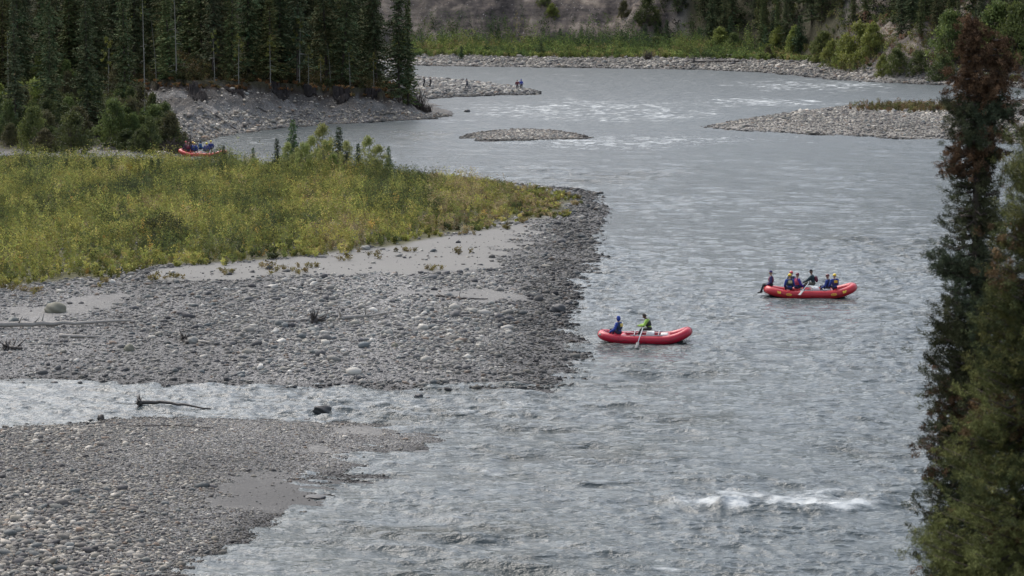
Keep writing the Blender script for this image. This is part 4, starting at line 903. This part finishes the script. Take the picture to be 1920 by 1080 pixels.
    def shell(name, c, r, mat, cut=None, seg=16):
        b = bmesh.new(); ellips(b, (0, 0, 0), r, seg, 10)
        if cut:
            bmesh.ops.delete(b, geom=[v for v in b.verts if cut(v.co)], context='VERTS')
        for v in b.verts: v.co = RM @ v.co
        o = bobj(name, b, mat, e, loc=c)
        if cut: s_ = o.modifiers.new('t', 'SOLIDIFY'); s_.thickness = .010
        return o
    if helmet:
        h_ = shell('helmet', HC+hd*.015, (.112, .132, .128), cm('helmet_shell', helmet, .3), lambda c: c.z < -.035 or (c.y > .07 and c.z < .035))
        b = bmesh.new(); tube(b, [(-.107, 0, -.03), (-.085, .05, -.10), (0, .07, -.135), (.085, .05, -.10), (.107, 0, -.03)], .008, 5)
        for v in b.verts: v.co = RM @ v.co
        bobj('chin_strap', b, cm('strap', (.02, .02, .02)), h_)
    elif hood:
        shell('hood', HC-fwd*.018+hd*.0, (.112, .120, .150), cm('hood_fabric', hood), lambda c: c.y > .062 and -.10 < c.z < .095)
    elif hat:
        shell('knit_hat', HC+hd*.02, (.092, .108, .115), cm('knit_hat_wool', hat, .9), lambda c: c.z < -.005 or (c.y > .07 and c.z < .03))
    else:
        shell('hair', HC+hd*.012-fwd*.008, (.086, .100, .118), cm('hair', hair, .8), lambda c: (c.y > .045 and c.z < .045) or c.z < -.07)
    T3 = Matrix((Vector((1, 0, 0)), ax.cross(Vector((1, 0, 0))), ax)).transposed()
    if vest:
        b = bmesh.new(); ellips(b, (0, 0, .30), (.205, .165, .225), 18, 12)
        bmesh.ops.delete(b, geom=[v for v in b.verts if v.co.z > .50 or v.co.z < .10], context='VERTS')
        for s in (-1, 1): tube(b, [(s*.10, -.10, .44), (s*.105, -.03, .515), (s*.10, .08, .46)], [.035, .032, .035], 8)
        for z_ in (.17, .27): tube(b, [(.2*math.cos(t_), .158*math.sin(t_), z_) for t_ in np.linspace(0, 6.28, 18)[:-1]], .012, 5, close=True)
        for v in b.verts: v.co = P+T3 @ v.co
        o = bobj('life_vest', b, cm('life_vest_fabric', vest), e); s_ = o.modifiers.new('t', 'SOLIDIFY'); s_.thickness = .025
        if patch:
            b = bmesh.new(); box(b, (0, -.175, .36), (.21, .035, .16), bev=.012)
            for v in b.verts: v.co = P+T3 @ v.co
            bobj('back_patch', b, cm('patch', patch), o)
    if pack:
        b = bmesh.new(); ellips(b, (0, -.21, .22), (.14, .10, .19), 14, 10)
        for v in b.verts: v.co = P+T3 @ v.co
        bobj('backpack', b, cm('pack_fabric', pack), e)
    return e
HB = []
# ------------------------------------------------------------------ rafts
def raft(cx, cy, yaw, L, Wd, red, label, riseR=.42, riseL=.28, patches=(), rim=None, r=.245, valve=False, seat=(), frame=True):
    e = empty('rubber_raft', (cx, cy, 0), yaw, label, 'raft'); a = L/2-r; b = Wd/2-r
    mr = NT('red_raft_rubber'); f = mr.noise(6, 4, .6, mr.n('ShaderNodeTexCoord').outputs['Object'])
    mr.bs(Base_Color=mr.mix(f, tuple(v*.78 for v in red), tuple(min(v*1.15, 1) for v in red)), Roughness=.38, Specular_IOR_Level=.5, Normal=mr.bump(f, .15, .02)); mr = mr.m
    def zc(x): 
        t = max(0, abs(x)/a-.42)/.58; return r*.80+(riseR if x > 0 else riseL)*t**1.8
    def cen(t):
        c, s = math.cos(t), math.sin(t); n_ = 2/3.4
        x = a*math.copysign(abs(c)**(n_*1.0), c); y = b*math.copysign(abs(s)**(n_), s); return Vector((x, y, zc(x)))
    bm = bmesh.new(); T = np.linspace(0, 2*math.pi, 97)[:-1]; pts = [cen(t) for t in T]
    # even arc spacing
    d = [0]
    for i in range(len(pts)): d.append(d[-1]+(pts[(i+1) % len(pts)]-pts[i]).length)
    ev = []
    for k in range(72):
        s = d[-1]*k/72; i = max(j for j in range(len(d)-1) if d[j] <= s); ev.append(pts[i].lerp(pts[(i+1) % len(pts)], (s-d[i])/max(d[i+1]-d[i], 1e-6)))
    tube(bm, ev, [r*(1-.10*max(0, abs(p.x)/a-.6)) for p in ev], 16, close=True)
    tb = bobj('tube', bm, mr, e)
    for i in range(0, 72, 9):                           # seam bands round the tube
        bm = bmesh.new()
        p = ev[i]; t = (ev[(i+1) % 72]-ev[i-1]).normalized(); n_ = t.cross(Vector((0, 0, 1))).normalized(); u_ = n_.cross(t)
        tube(bm, [p+n_*(r+.004)*math.cos(q_)+u_*(r+.004)*math.sin(q_) for q_ in np.linspace(0, 2*math.pi, 17)[:-1]], .010, 5, close=True)
        bobj('seam_band', bm, cm('dark_red_rubber', tuple(v*.6 for v in red), .5), tb)
    bm = bmesh.new(); fl = [Vector((p.x*.96, p.y*.96, max(.10, p.z-r*.75))) for p in ev]
    vs = [bm.verts.new(p) for p in fl]; cvs = [bm.verts.new((x_, 0, max(.10, zc(x_)-r*.75))) for x_ in np.linspace(-a*.94, a*.94, 9)]
    for i in range(72):
        p, q_ = vs[i], vs[(i+1) % 72]; ci = min(cvs, key=lambda c: abs(c.co.x-p.co.x)); cj = min(cvs, key=lambda c: abs(c.co.x-q_.co.x))
        if ci is cj: bm.faces.new((p, q_, ci))
        else: bm.faces.new((p, q_, cj)); bm.faces.new((p, cj, ci))
    o = bobj('floor', bm, cm('grey_floor_rubber', (.16, .16, .17), .6), e); s_ = o.modifiers.new('t', 'SOLIDIFY'); s_.thickness = .05
    for x_ in seat:
        bm = bmesh.new(); zz = zc(x_)+.02; tube(bm, [(x_, -b+.08, zz), (x_, -b*.5, zz), (x_, 0, zz), (x_, b*.5, zz), (x_, b-.08, zz)], [.17, .19, .19, .19, .17], 14); bobj('thwart', bm, mr, e)
    if rim:                                             # pale inner chafe strip on top of the long tubes
        for s in (-1, 1):
            bm = bmesh.new(); pp = [Vector((x_, s*(b-.10), zc(x_)+r*.90)) for x_ in np.linspace(-a*.5, a*.55, 12)]
            for i in range(11):
                p, q_ = pp[i], pp[i+1]; w_ = Vector((0, .085, 0)); bm.faces.new([bm.verts.new(v) for v in (p-w_, q_-w_, q_+w_, p+w_)])
            bmesh.ops.remove_doubles(bm, verts=bm.verts[:], dist=1e-4)
            o = bobj('chafe_strip', bm, cm('pale_strip', rim, .6), e); s_ = o.modifiers.new('t', 'SOLIDIFY'); s_.thickness = .02
    if frame:
        zt = r*.80+r+.03; bm = bmesh.new(); mfr = cm('frame_metal', (.42, .43, .44), .35)
        for x_ in (-.55, .75): tube(bm, [(x_, -b-.10, zt), (x_, b+.10, zt)], .025, 8)
        for s in (-1, 1): tube(bm, [(-.75, s*(b+.02), zt-.01), (.95, s*(b+.02), zt-.01)], .025, 8)
        bobj('rowing_frame', bm, mfr, e)
        for s in (-1, 1):
            bm = bmesh.new(); tube(bm, [(-.15, s*(b+.06), zt), (-.15, s*(b+.08), zt+.16)], .016, 6)
            tube(bm, [(-.15+.045*math.sin(q_), s*(b+.08), zt+.21-.045*math.cos(q_)) for q_ in np.linspace(-2.3, 2.3, 10)], .010, 5); bobj('oarlock', bm, mfr, e)
        bm = bmesh.new(); box(bm, (.30, 0, zt-.06), (.42, .95, .26), bev=.03); bobj('cooler_seat', bm, cm('cooler_plastic', (.55, .56, .55), .4), e)
        bm = bmesh.new(); box(bm, (1.05, 0, zt-.10), (.40, .8, .22), bev=.07); bobj('dry_bag', bm, cm('dry_bag_fabric', (.5, .5, .48), .5), e)
    bm = bmesh.new()                                    # grab line looping along both long sides
    for s in (-1, 1):
        pl = []
        for k in range(41):
            x_ = -a*.75+1.5*a*k/40; ph = (k % 8)/8; pl.append((x_, s*(b+r*.93), zc(x_)+.05-.13*math.sin(math.pi*ph)))
        tube(bm, pl, .010, 4)
    bobj('grab_line', bm, cm('black_cord', (.02, .02, .02)), e)
    for (x_, kind) in patches:
        z_ = zc(x_); bm = bmesh.new(); c = .02
        def P_(u_, v_, off=.006):                       # on the near tube flank; v = angle
            ang = R(8)+v_; return Vector((x_+u_, -b-(r+off)*math.cos(ang), zc(x_+u_)+(r+off)*math.sin(ang)))
        if kind == 'sq':
            for (u0, v0) in ((-.07, .30), (0, .22), (.07, .30), (-.05, .02), (.05, .02), (0, .12)):
                bm.faces.new([bm.verts.new(P_(u0+du, v0+dv)) for du, dv in ((-.045, -.16), (.045, -.16), (.045, .16), (-.045, .16))])
                for v in bm.verts[-4:]: v.co.y -= rt.uniform(0, .004)
        else:
            n_ = 24
            for k in range(n_):
                t0, t1 = 2*math.pi*k/n_, 2*math.pi*(k+1)/n_
                bm.faces.new([bm.verts.new(P_(rr_*.17*math.cos(t_), rr_*.30*math.sin(t_))) for rr_, t_ in ((1, t0), (1, t1), (.72, t1), (.72, t0))])
            for u0 in (-.06, 0, .06): bm.faces.new([bm.verts.new(P_(u0+du, dv)) for du, dv in ((-.018, -.12), (.018, -.12), (.018, .12), (-.018, .12))])
        bobj('emblem', bm, cm('yellow_marking', (.75, .48, .05), .5), tb)
    if valve:
        bm = bmesh.new(); xx = -a+.02; ellips(bm, (xx-.10, -b-r*.72+.14, zc(-a)+.10), (.07, .05, .07), 12, 8); bobj('valve', bm, cm('valve_plastic', (.55, .5, .38), .5), tb)
    return e, zc, b
def oar(p, d, L, label, blade=(.05, .06, .07)):
    """p = handle end (world), d = direction to the blade"""
    d = Vector(d).normalized(); e = empty('oar', p, 0, label, 'oar', None)
    bm = bmesh.new(); tube(bm, [(0, 0, 0), d*L*.8], [.022, .024], 8); bobj('shaft', bm, cm('oar_shaft', (.55, .60, .62), .4), e)
    bm = bmesh.new(); tube(bm, [-d*.02, d*.16], .026, 8); bobj('grip', bm, cm('oar_grip', (.02, .02, .02)), e)
    rotm = d.to_track_quat('Z', 'Y').to_matrix(); bm = bmesh.new(); box(bm, d*(L*.8+.24), (.17, .025, .52), rotm, bev=.008); bobj('blade', bm, cm('oar_blade', blade, .5), e)
def inraft(e, p):
    return e.matrix_basis @ Vector(p)
BLUE = (.018, .05, .26); NAVY = (.012, .016, .045); YEL = (.72, .50, .02); REDH = (.38, .03, .035); MAR = (.13, .015, .03); DARK = (.015, .015, .018)
def sit(rf, p, face, **k):
    e, zc, b = rf; w = inraft(e, p); k.setdefault('group', None); lab = k.pop('label')
    return person(w, e.rotation_euler.z+R(face), lab, k.pop('jacket'), k.pop('legs', NAVY), **k)
# near raft --------------------------------------------------------
x, y = unp(1209, 641); rf1 = raft(float(x), float(y), R(-5), 5.1, 2.05, (.42, .006, .028), 'crimson rubber raft with pale inner strips carrying two people, nearest the camera', .40, .20, rim=(.50, .47, .46), valve=True, seat=(-1.15, 1.25))
# facing angle: 0 looks away from the camera, 90 looks left
sit(rf1, (-1.36, -.42, .56), 62, label='person in a blue hood with a yellow back patch, seated left in the near raft', jacket=BLUE, hood=BLUE, vest=(.02, .04, .07), patch=(.68, .52, .14), lean=6, hands=[(-.36, .30, .06), (.30, .30, .08)], feet=[(-.13, .50, -.34), (.13, .46, -.34)])
g1 = sit(rf1, (.27, -.02, .72), 84, label='rower in dark vest with lime green shoulders, leaning left in the near raft', jacket=(.30, .50, .08), vest=(.020, .024, .018), legs=(.02, .022, .02), lean=20, headp=(30, 0), hair=(.02, .014, .01), skin=(.20, .11, .075), hands=[(-.30, .52, .18), (.28, .50, .14)], feet=[(-.15, .62, -.48), (.15, .62, -.48)], sleeves=(.30, .50, .08), beard=True)
for s, lb in ((-1, 'pale shafted oar on the near side of the near raft, dipping toward the camera'), (1, 'oar on the far side of the near raft')):
    h0 = inraft(rf1[0], (-.06, s*.38 if s > 0 else -.35, .92)); d0 = inraft(rf1[0], (-.15, s*(rf1[2]+.08), .66))-h0; oar(h0, d0, 2.0 if s < 0 else 2.6, lb)
# middle raft ------------------------------------------------------
x, y = unp(1519, 556); rf2 = raft(float(x), float(y), R(1.5), 5.75, 2.15, (.46, .020, .030), 'red rubber raft with yellow emblems carrying seven people, farther right on the river', .38, .26, patches=[(-2.05, 'sq'), (-1.45, 'ov'), (1.30, 'ov'), (1.95, 'sq')], seat=(-1.3, 1.35), r=.26)
sit(rf2, (-2.40, .06, .72), 84, label='person in a purple hat sitting on the left tip of the red raft', jacket=(.03, .025, .10), legs=DARK, hat=(.045, .03, .12), vest=(.12, .02, .05), lean=2, feet=[(-.10, .60, -.46), (.12, .54, -.46)], hands=[(-.15, .22, .02), (.18, .24, .02)])
sit(rf2, (-1.35, -.62, .60), 4, label='yellow helmeted person with a pale patch on the back, near side of the red raft', jacket=BLUE, helmet=YEL, vest=(.015, .03, .045), patch=(.50, .42, .22), lean=4)
sit(rf2, (-1.12, .25, .66), 20, label='person in a bright red helmet behind the yellow helmeted one in the red raft', jacket=(.03, .06, .12), helmet=(.50, .035, .05), vest=(.03, .03, .05), lean=4)
sit(rf2, (-.85, -.05, .58), -60, label='person in a dark crimson helmet and violet jacket, left middle of the red raft', jacket=(.06, .03, .25), helmet=MAR, vest=(.42, .05, .10), lean=4)
sit(rf2, (.20, .0, .80), 74, label='rower in black cap and teal jacket with maroon pack, middle of the red raft', jacket=(.018, .045, .055), legs=(.05, .055, .04), hat=(.008, .008, .01), skin=(.22, .13, .09), pack=(.10, .012, .03), lean=14, headp=(-10, 0), hands=[(-.28, .52, .10), (.26, .48, .08)], feet=[(-.16, .58, -.46), (.16, .60, -.44)], beard=True)
sit(rf2, (1.42, -.50, .62), 18, label='yellow helmeted person with a yellow back patch at the right of the red raft', jacket=BLUE, helmet=YEL, vest=(.035, .03, .12), patch=(.72, .42, .03), lean=2, sc=1.02)
sit(rf2, (1.13, .02, .50), 60, label='person in a maroon helmet beside the right hand yellow helmet in the red raft', jacket=(.02, .05, .22), helmet=(.10, .02, .025), vest=(.02, .03, .08), lean=6)
for s, lb in ((-1, 'pale oar shaft on the near side of the red raft, in front of the rower'), (1, 'oar on the far side of the red raft')):
    h0 = inraft(rf2[0], (-.08, s*.36, .98)); d0 = inraft(rf2[0], (-.42 if s < 0 else -.15, s*(rf2[2]+.08), .70))-h0; oar(h0, d0, 1.45 if s < 0 else 2.6, lb, (.25, .26, .26))
# far raft ---------------------------------------------------------
x, y = unp(380, 293); rf3 = raft(float(x), float(y), R(-16), 5.4, 2.1, (.50, .028, .030), 'red raft full of people in the far back channel, half hidden by the bar scrub', .30, .36, seat=(-1.0, 1.2))
for p, fc, kw in [((-1.75, -.2, .72), 60, dict(label='maroon helmeted person at the left end of the far raft', jacket=(.03, .02, .05), helmet=REDH, vest=MAR)),
                  ((-1.40, -.55, .62), 0, dict(label='person in a dark red helmet second from the left in the far raft', jacket=(.03, .02, .05), helmet=MAR, vest=MAR)),
                  ((-1.05, -.15, .68), 10, dict(label='person with an orange yellow helmet, third from the left in the far raft', jacket=NAVY, helmet=(.70, .38, .03), vest=NAVY)),
                  ((-.72, -.55, .62), 0, dict(label='person in a blue jacket and pale yellow helmet, left middle of the far raft', jacket=BLUE, helmet=(.70, .62, .2), vest=(.02, .04, .12))),
                  ((-.35, .1, .80), -50, dict(label='person in a teal blue hooded jacket sitting highest in the middle of the far raft', jacket=(.02, .09, .22), hood=(.012, .04, .06))),
                  ((.62, -.4, .62), 10, dict(label='yellow helmeted person sitting lower, second from the right in the far raft', jacket=(.03, .03, .20), helmet=(.75, .68, .02), vest=(.04, .05, .16))),
                  ((.92, .15, .82), 30, dict(label='yellow helmeted person in navy at the right end of the far raft', jacket=(.012, .03, .14), helmet=(.75, .66, .02)))]:
    sit(rf3, p, fc, **kw)
# walkers on the spit ----------------------------------------------
def stander(px, py, yaw, label, **k):
    x, y, z = put(px, py); return person((x, y, z), R(yaw), label, k.pop('jacket'), k.pop('legs', DARK), stand=True, **k)
stander(796, 165, 80, 'leftmost of the walkers on the spit, in dark clothes beside the forest tip', jacket=DARK, hands=[(-.25, .22, 1.0), (.25, .1, .85)], feet=[(-.1, -.10, .03), (.12, .22, .03)], hair=(.02, .02, .02))
stander(808, 166, 100, 'second walker from the left on the spit, dressed in black', jacket=(.012, .012, .014), hands=[(-.25, .25, 1.15), (.25, .2, 1.1)], hat=(.01, .01, .01), feet=[(-.1, -.06, .03), (.12, .12, .03)])
stander(876, 169, 90, 'walker in a dark navy jacket striding alone in the middle of the spit', jacket=(.02, .026, .05), legs=(.03, .035, .05), hands=[(-.25, .18, .85), (.25, -.1, .85)], feet=[(-.1, .36, .03), (.12, -.38, .05)], lean=6, hat=(.02, .025, .04))
stander(970, 171, 10, 'person in a maroon jacket and grey trousers standing near the spit tip', jacket=(.13, .02, .03), legs=(.10, .10, .11), hair=(.10, .03, .03), hands=[(-.2, .2, 1.0), (.3, .12, 1.0)])
stander(977, 170, -10, 'person in a blue jacket beside the one in maroon near the spit tip', jacket=(.03, .05, .30), hood=(.03, .05, .26), hands=[(-.3, .14, 1.0), (.22, .15, .9)])

# ------------------------------------------------------------------ the two foreground spruces
def near_spruce(name, px, dist, ztop, prof, label, tips, seed, col, conefrac, sidecol=None, dens=1.0, tl=.038, cover=1.0, lean=0.0):
    """prof: list of (z, half width)"""
    rg = np.random.default_rng(seed); x0 = (px-960)/F*dist; z0 = H1(x0, dist); e = empty(name, (x0, dist, z0), 0, label, 'spruce', None)
    H_ = ztop-z0; zs = np.array([p[0] for p in prof])-z0; ws = np.array([p[1] for p in prof])
    bm = bmesh.new(); tube(bm, [(0, 0, -.6), (.02, 0, H_*.3), (-.02, 0, H_*.6), (tips[0][0]*.4, 0, H_*.85), (tips[0][0], 0, H_-.08)], [.19, .14, .095, .05, .012], 10)
    for tx, tz in tips[1:]: tube(bm, [(0, 0, H_*.80-.2), (tx*.8, 0.05, H_*.80+.3), (tx, 0, tz-z0-.06)], [.05, .04, .010], 8)
    bobj('trunk', bm, M_bark, e)
    TP_ = []; TD = []; TR = []; limb = bmesh.new(); z = H_*.12
    axes = [(t_[0], t_[1]-z0) for t_ in tips]
    while z < H_-.12:
        w = np.interp(z, zs, ws); nb = rg.poisson(7.6*dens)+3+(7 if z > H_*.84 else 0)
        zone_ = fbm(np.array([z*1.1]), np.array([seed*3.3]), 2, 200+seed)[0]
        for k in range(nb):
            az = rg.uniform(0, 6.283); f_ = fbm(np.array([z*1.6+7]), np.array([az*.8+seed]), 2, 300+seed)[0]
            ln = (w-.10)*rg.uniform(.5, 1.0)*(1+.38*f_)
            j = rg.integers(0, len(axes)) if z > H_*.84 else 0; cx_ = axes[j][0]*np.clip((z-H_*.6)/(H_*.35), 0, 1) if j or z > H_*.6 else 0
            if z > axes[j][1]-.08: continue
            if z > H_*.84: ln *= .75
            m_ = max(2, int(ln/.085)); s = np.linspace(.12, 1, m_); droop = .22*ln
            zz = z-droop*np.sin(s*math.pi*.75)+.16*ln*s**2; sw = rg.normal(0, .10)*s*ln
            p = np.stack([cx_+np.cos(az)*s*ln-np.sin(az)*sw, np.sin(az)*s*ln+np.cos(az)*sw, zz], 1)
            tube(limb, [(cx_, 0, z)]+[tuple(p[i]) for i in (m_//2, m_-1)], [.016+.010*ln, .012, .004], 4)
            keep = (rg.random(m_) < (.42+.7*s)*cover); p = p[keep]; s = s[keep]
            for i in range(len(p)):
                for _ in range(rg.integers(1, 4)):
                    off = rg.normal(0, .05+.05*s[i], 3)*np.array([1, 1, .6]); TP_.append(p[i]+off); TD.append(unit(np.array([math.cos(az)*.8, math.sin(az)*.8, .45])+rg.normal(0, .5, 3))); TR.append(rg.uniform(.055, .10))
        z += rg.uniform(.07, .15)
    bmesh.ops.recalc_face_normals(limb, faces=limb.faces[:]); lo_ = bobj('limbs', limb, M_bark, e); lo_['kind'] = 'stuff'
    TP_ = np.array(TP_); TD = np.array(TD); TR = np.array(TR)
    az_ = np.arctan2(TP_[:, 1], TP_[:, 0]); gap = fbm(az_*1.1+TP_[:, 2]*.35, TP_[:, 2]*2.3, 3, 600+seed); kp = (gap > -.20-.5*sstep(H_*.78, H_*.9, TP_[:, 2])-.08+.10*rg.normal(size=len(TP_))) | (np.hypot(TP_[:, 0], TP_[:, 1]) < .12)
    TP_, TD, TR = TP_[kp], TD[kp], TR[kp]; n = len(TP_)
    # cone laden sprays: mostly high, in patches lower down
    pf = conefrac(TP_[:, 2]+z0); pn = fbm(TP_[:, 0]*2.2+TP_[:, 1]*1.7, TP_[:, 2]*1.5, 3, 400+seed); isc = pn < (pf*1.5-.75)+rg.normal(0, .08, n)
    def sprays(P, D, Rr, k, L, Wd, base, jit=.25):
        m_ = len(P); t = rg.random((m_, k)); q_ = P[:, None]+D[:, None]*(t*Rr[:, None]*1.9)[..., None]+rg.normal(0, 1, (m_, k, 3))*(Rr*.27)[:, None, None]
        d = unit(D[:, None]*.75+rg.normal(0, .55, (m_, k, 3))); cc = base[:, None]*rg.uniform(1-jit, 1+jit, (m_, k, 1))
        return q_.reshape(-1, 3), d.reshape(-1, 3), cc.reshape(-1, 3)
    g_ = ~isc; cb = np.array(col)[rg.integers(0, len(col), n)]*rg.uniform(.6, 1.45, (n, 1)); patch_ = fbm(TP_[:, 0]*1.5, TP_[:, 2]*1.2, 3, 500+seed)[:, None]; cb = cb*(1+.45*patch_)
    if sidecol is not None: mix_ = np.clip((patch_+.10)*3, 0, 1); cb = cb*(1-mix_)+np.array(sidecol)*mix_*rg.uniform(.7, 1.3, (n, 1))
    q_, d, cc = sprays(TP_[g_], TD[g_], TR[g_], 84, 0, 0, cb[g_]); L = tl*rg.uniform(.7, 1.4, len(q_))
    link('crown', soup('crown', leaf_quads(q_, d, L, L*.26, rg), np.clip(cc, .002, 1)), M_needle, e)
    if isc.any():
        cb = np.array([(.17, .112, .060), (.115, .080, .046), (.22, .145, .075)])[rg.integers(0, 3, n)]*rg.uniform(.6, 1.4, (n, 1))
        q_, d, cc = sprays(TP_[isc], TD[isc]*.6+np.array([0, 0, -.3]), TR[isc]*1.05, 64, 0, 0, cb[isc]); L = .032*rg.uniform(.7, 1.3, len(q_))
        a_ = leaf_quads(q_, d, L, L*.38, rg); b_ = leaf_quads(q_, d, L, L*.38, rg); T_ = np.concatenate([a_, b_]); C_c = np.concatenate([cc, cc])
        link('cone_clusters', soup('cones', T_, np.clip(C_c, .002, 1)), M_needle, e)
    return e
zy = lambda py, d: CAMZ-(py+60)/F*d
near_spruce('spruce_tree', 1842, 40, zy(20, 40), [(zy(y_, 40), w_/120) for y_, w_ in ((1500,150),(1080,100),(900,108),(850,112),(700,98),(600,96),(530,104),(480,78),(400,70),(330,62),(280,76),(200,72),(150,56),(110,40),(60,24),(20,7))],
            'tall narrow foreground spruce at the right, its forked top rusty brown with cones', [(-.20, zy(20, 40)), (.20, zy(62, 40))], 11,
            [(.078, .088, .044), (.094, .104, .052), (.060, .070, .036)], lambda z_: np.interp(z_, [zy(1100, 40), zy(850, 40), zy(720, 40), zy(560, 40), zy(420, 40), zy(300, 40), zy(200, 40), zy(60, 40)], [.30, .40, .36, .14, .18, .42, .66, .95]), sidecol=(.085, .11, .066))
near_spruce('spruce_tree', 1962, 30, zy(215, 30), [(zy(y_, 30), w_/160) for y_, w_ in ((1700,300),(1080,225),(1000,205),(900,190),(850,180),(700,145),(600,128),(500,112),(400,102),(320,90),(280,72),(215,22))],
            'olive green foreground spruce at the right edge, in front of the rusty topped one', [(0, zy(215, 30))], 14,
            [(.11, .112, .040), (.09, .10, .04), (.14, .13, .046), (.065, .075, .033)], lambda z_: np.interp(z_, [zy(1100, 30), zy(700, 30), zy(300, 30)], [.16, .20, .34]), sidecol=(.16, .165, .06), dens=1.6, tl=.030, cover=1.15)
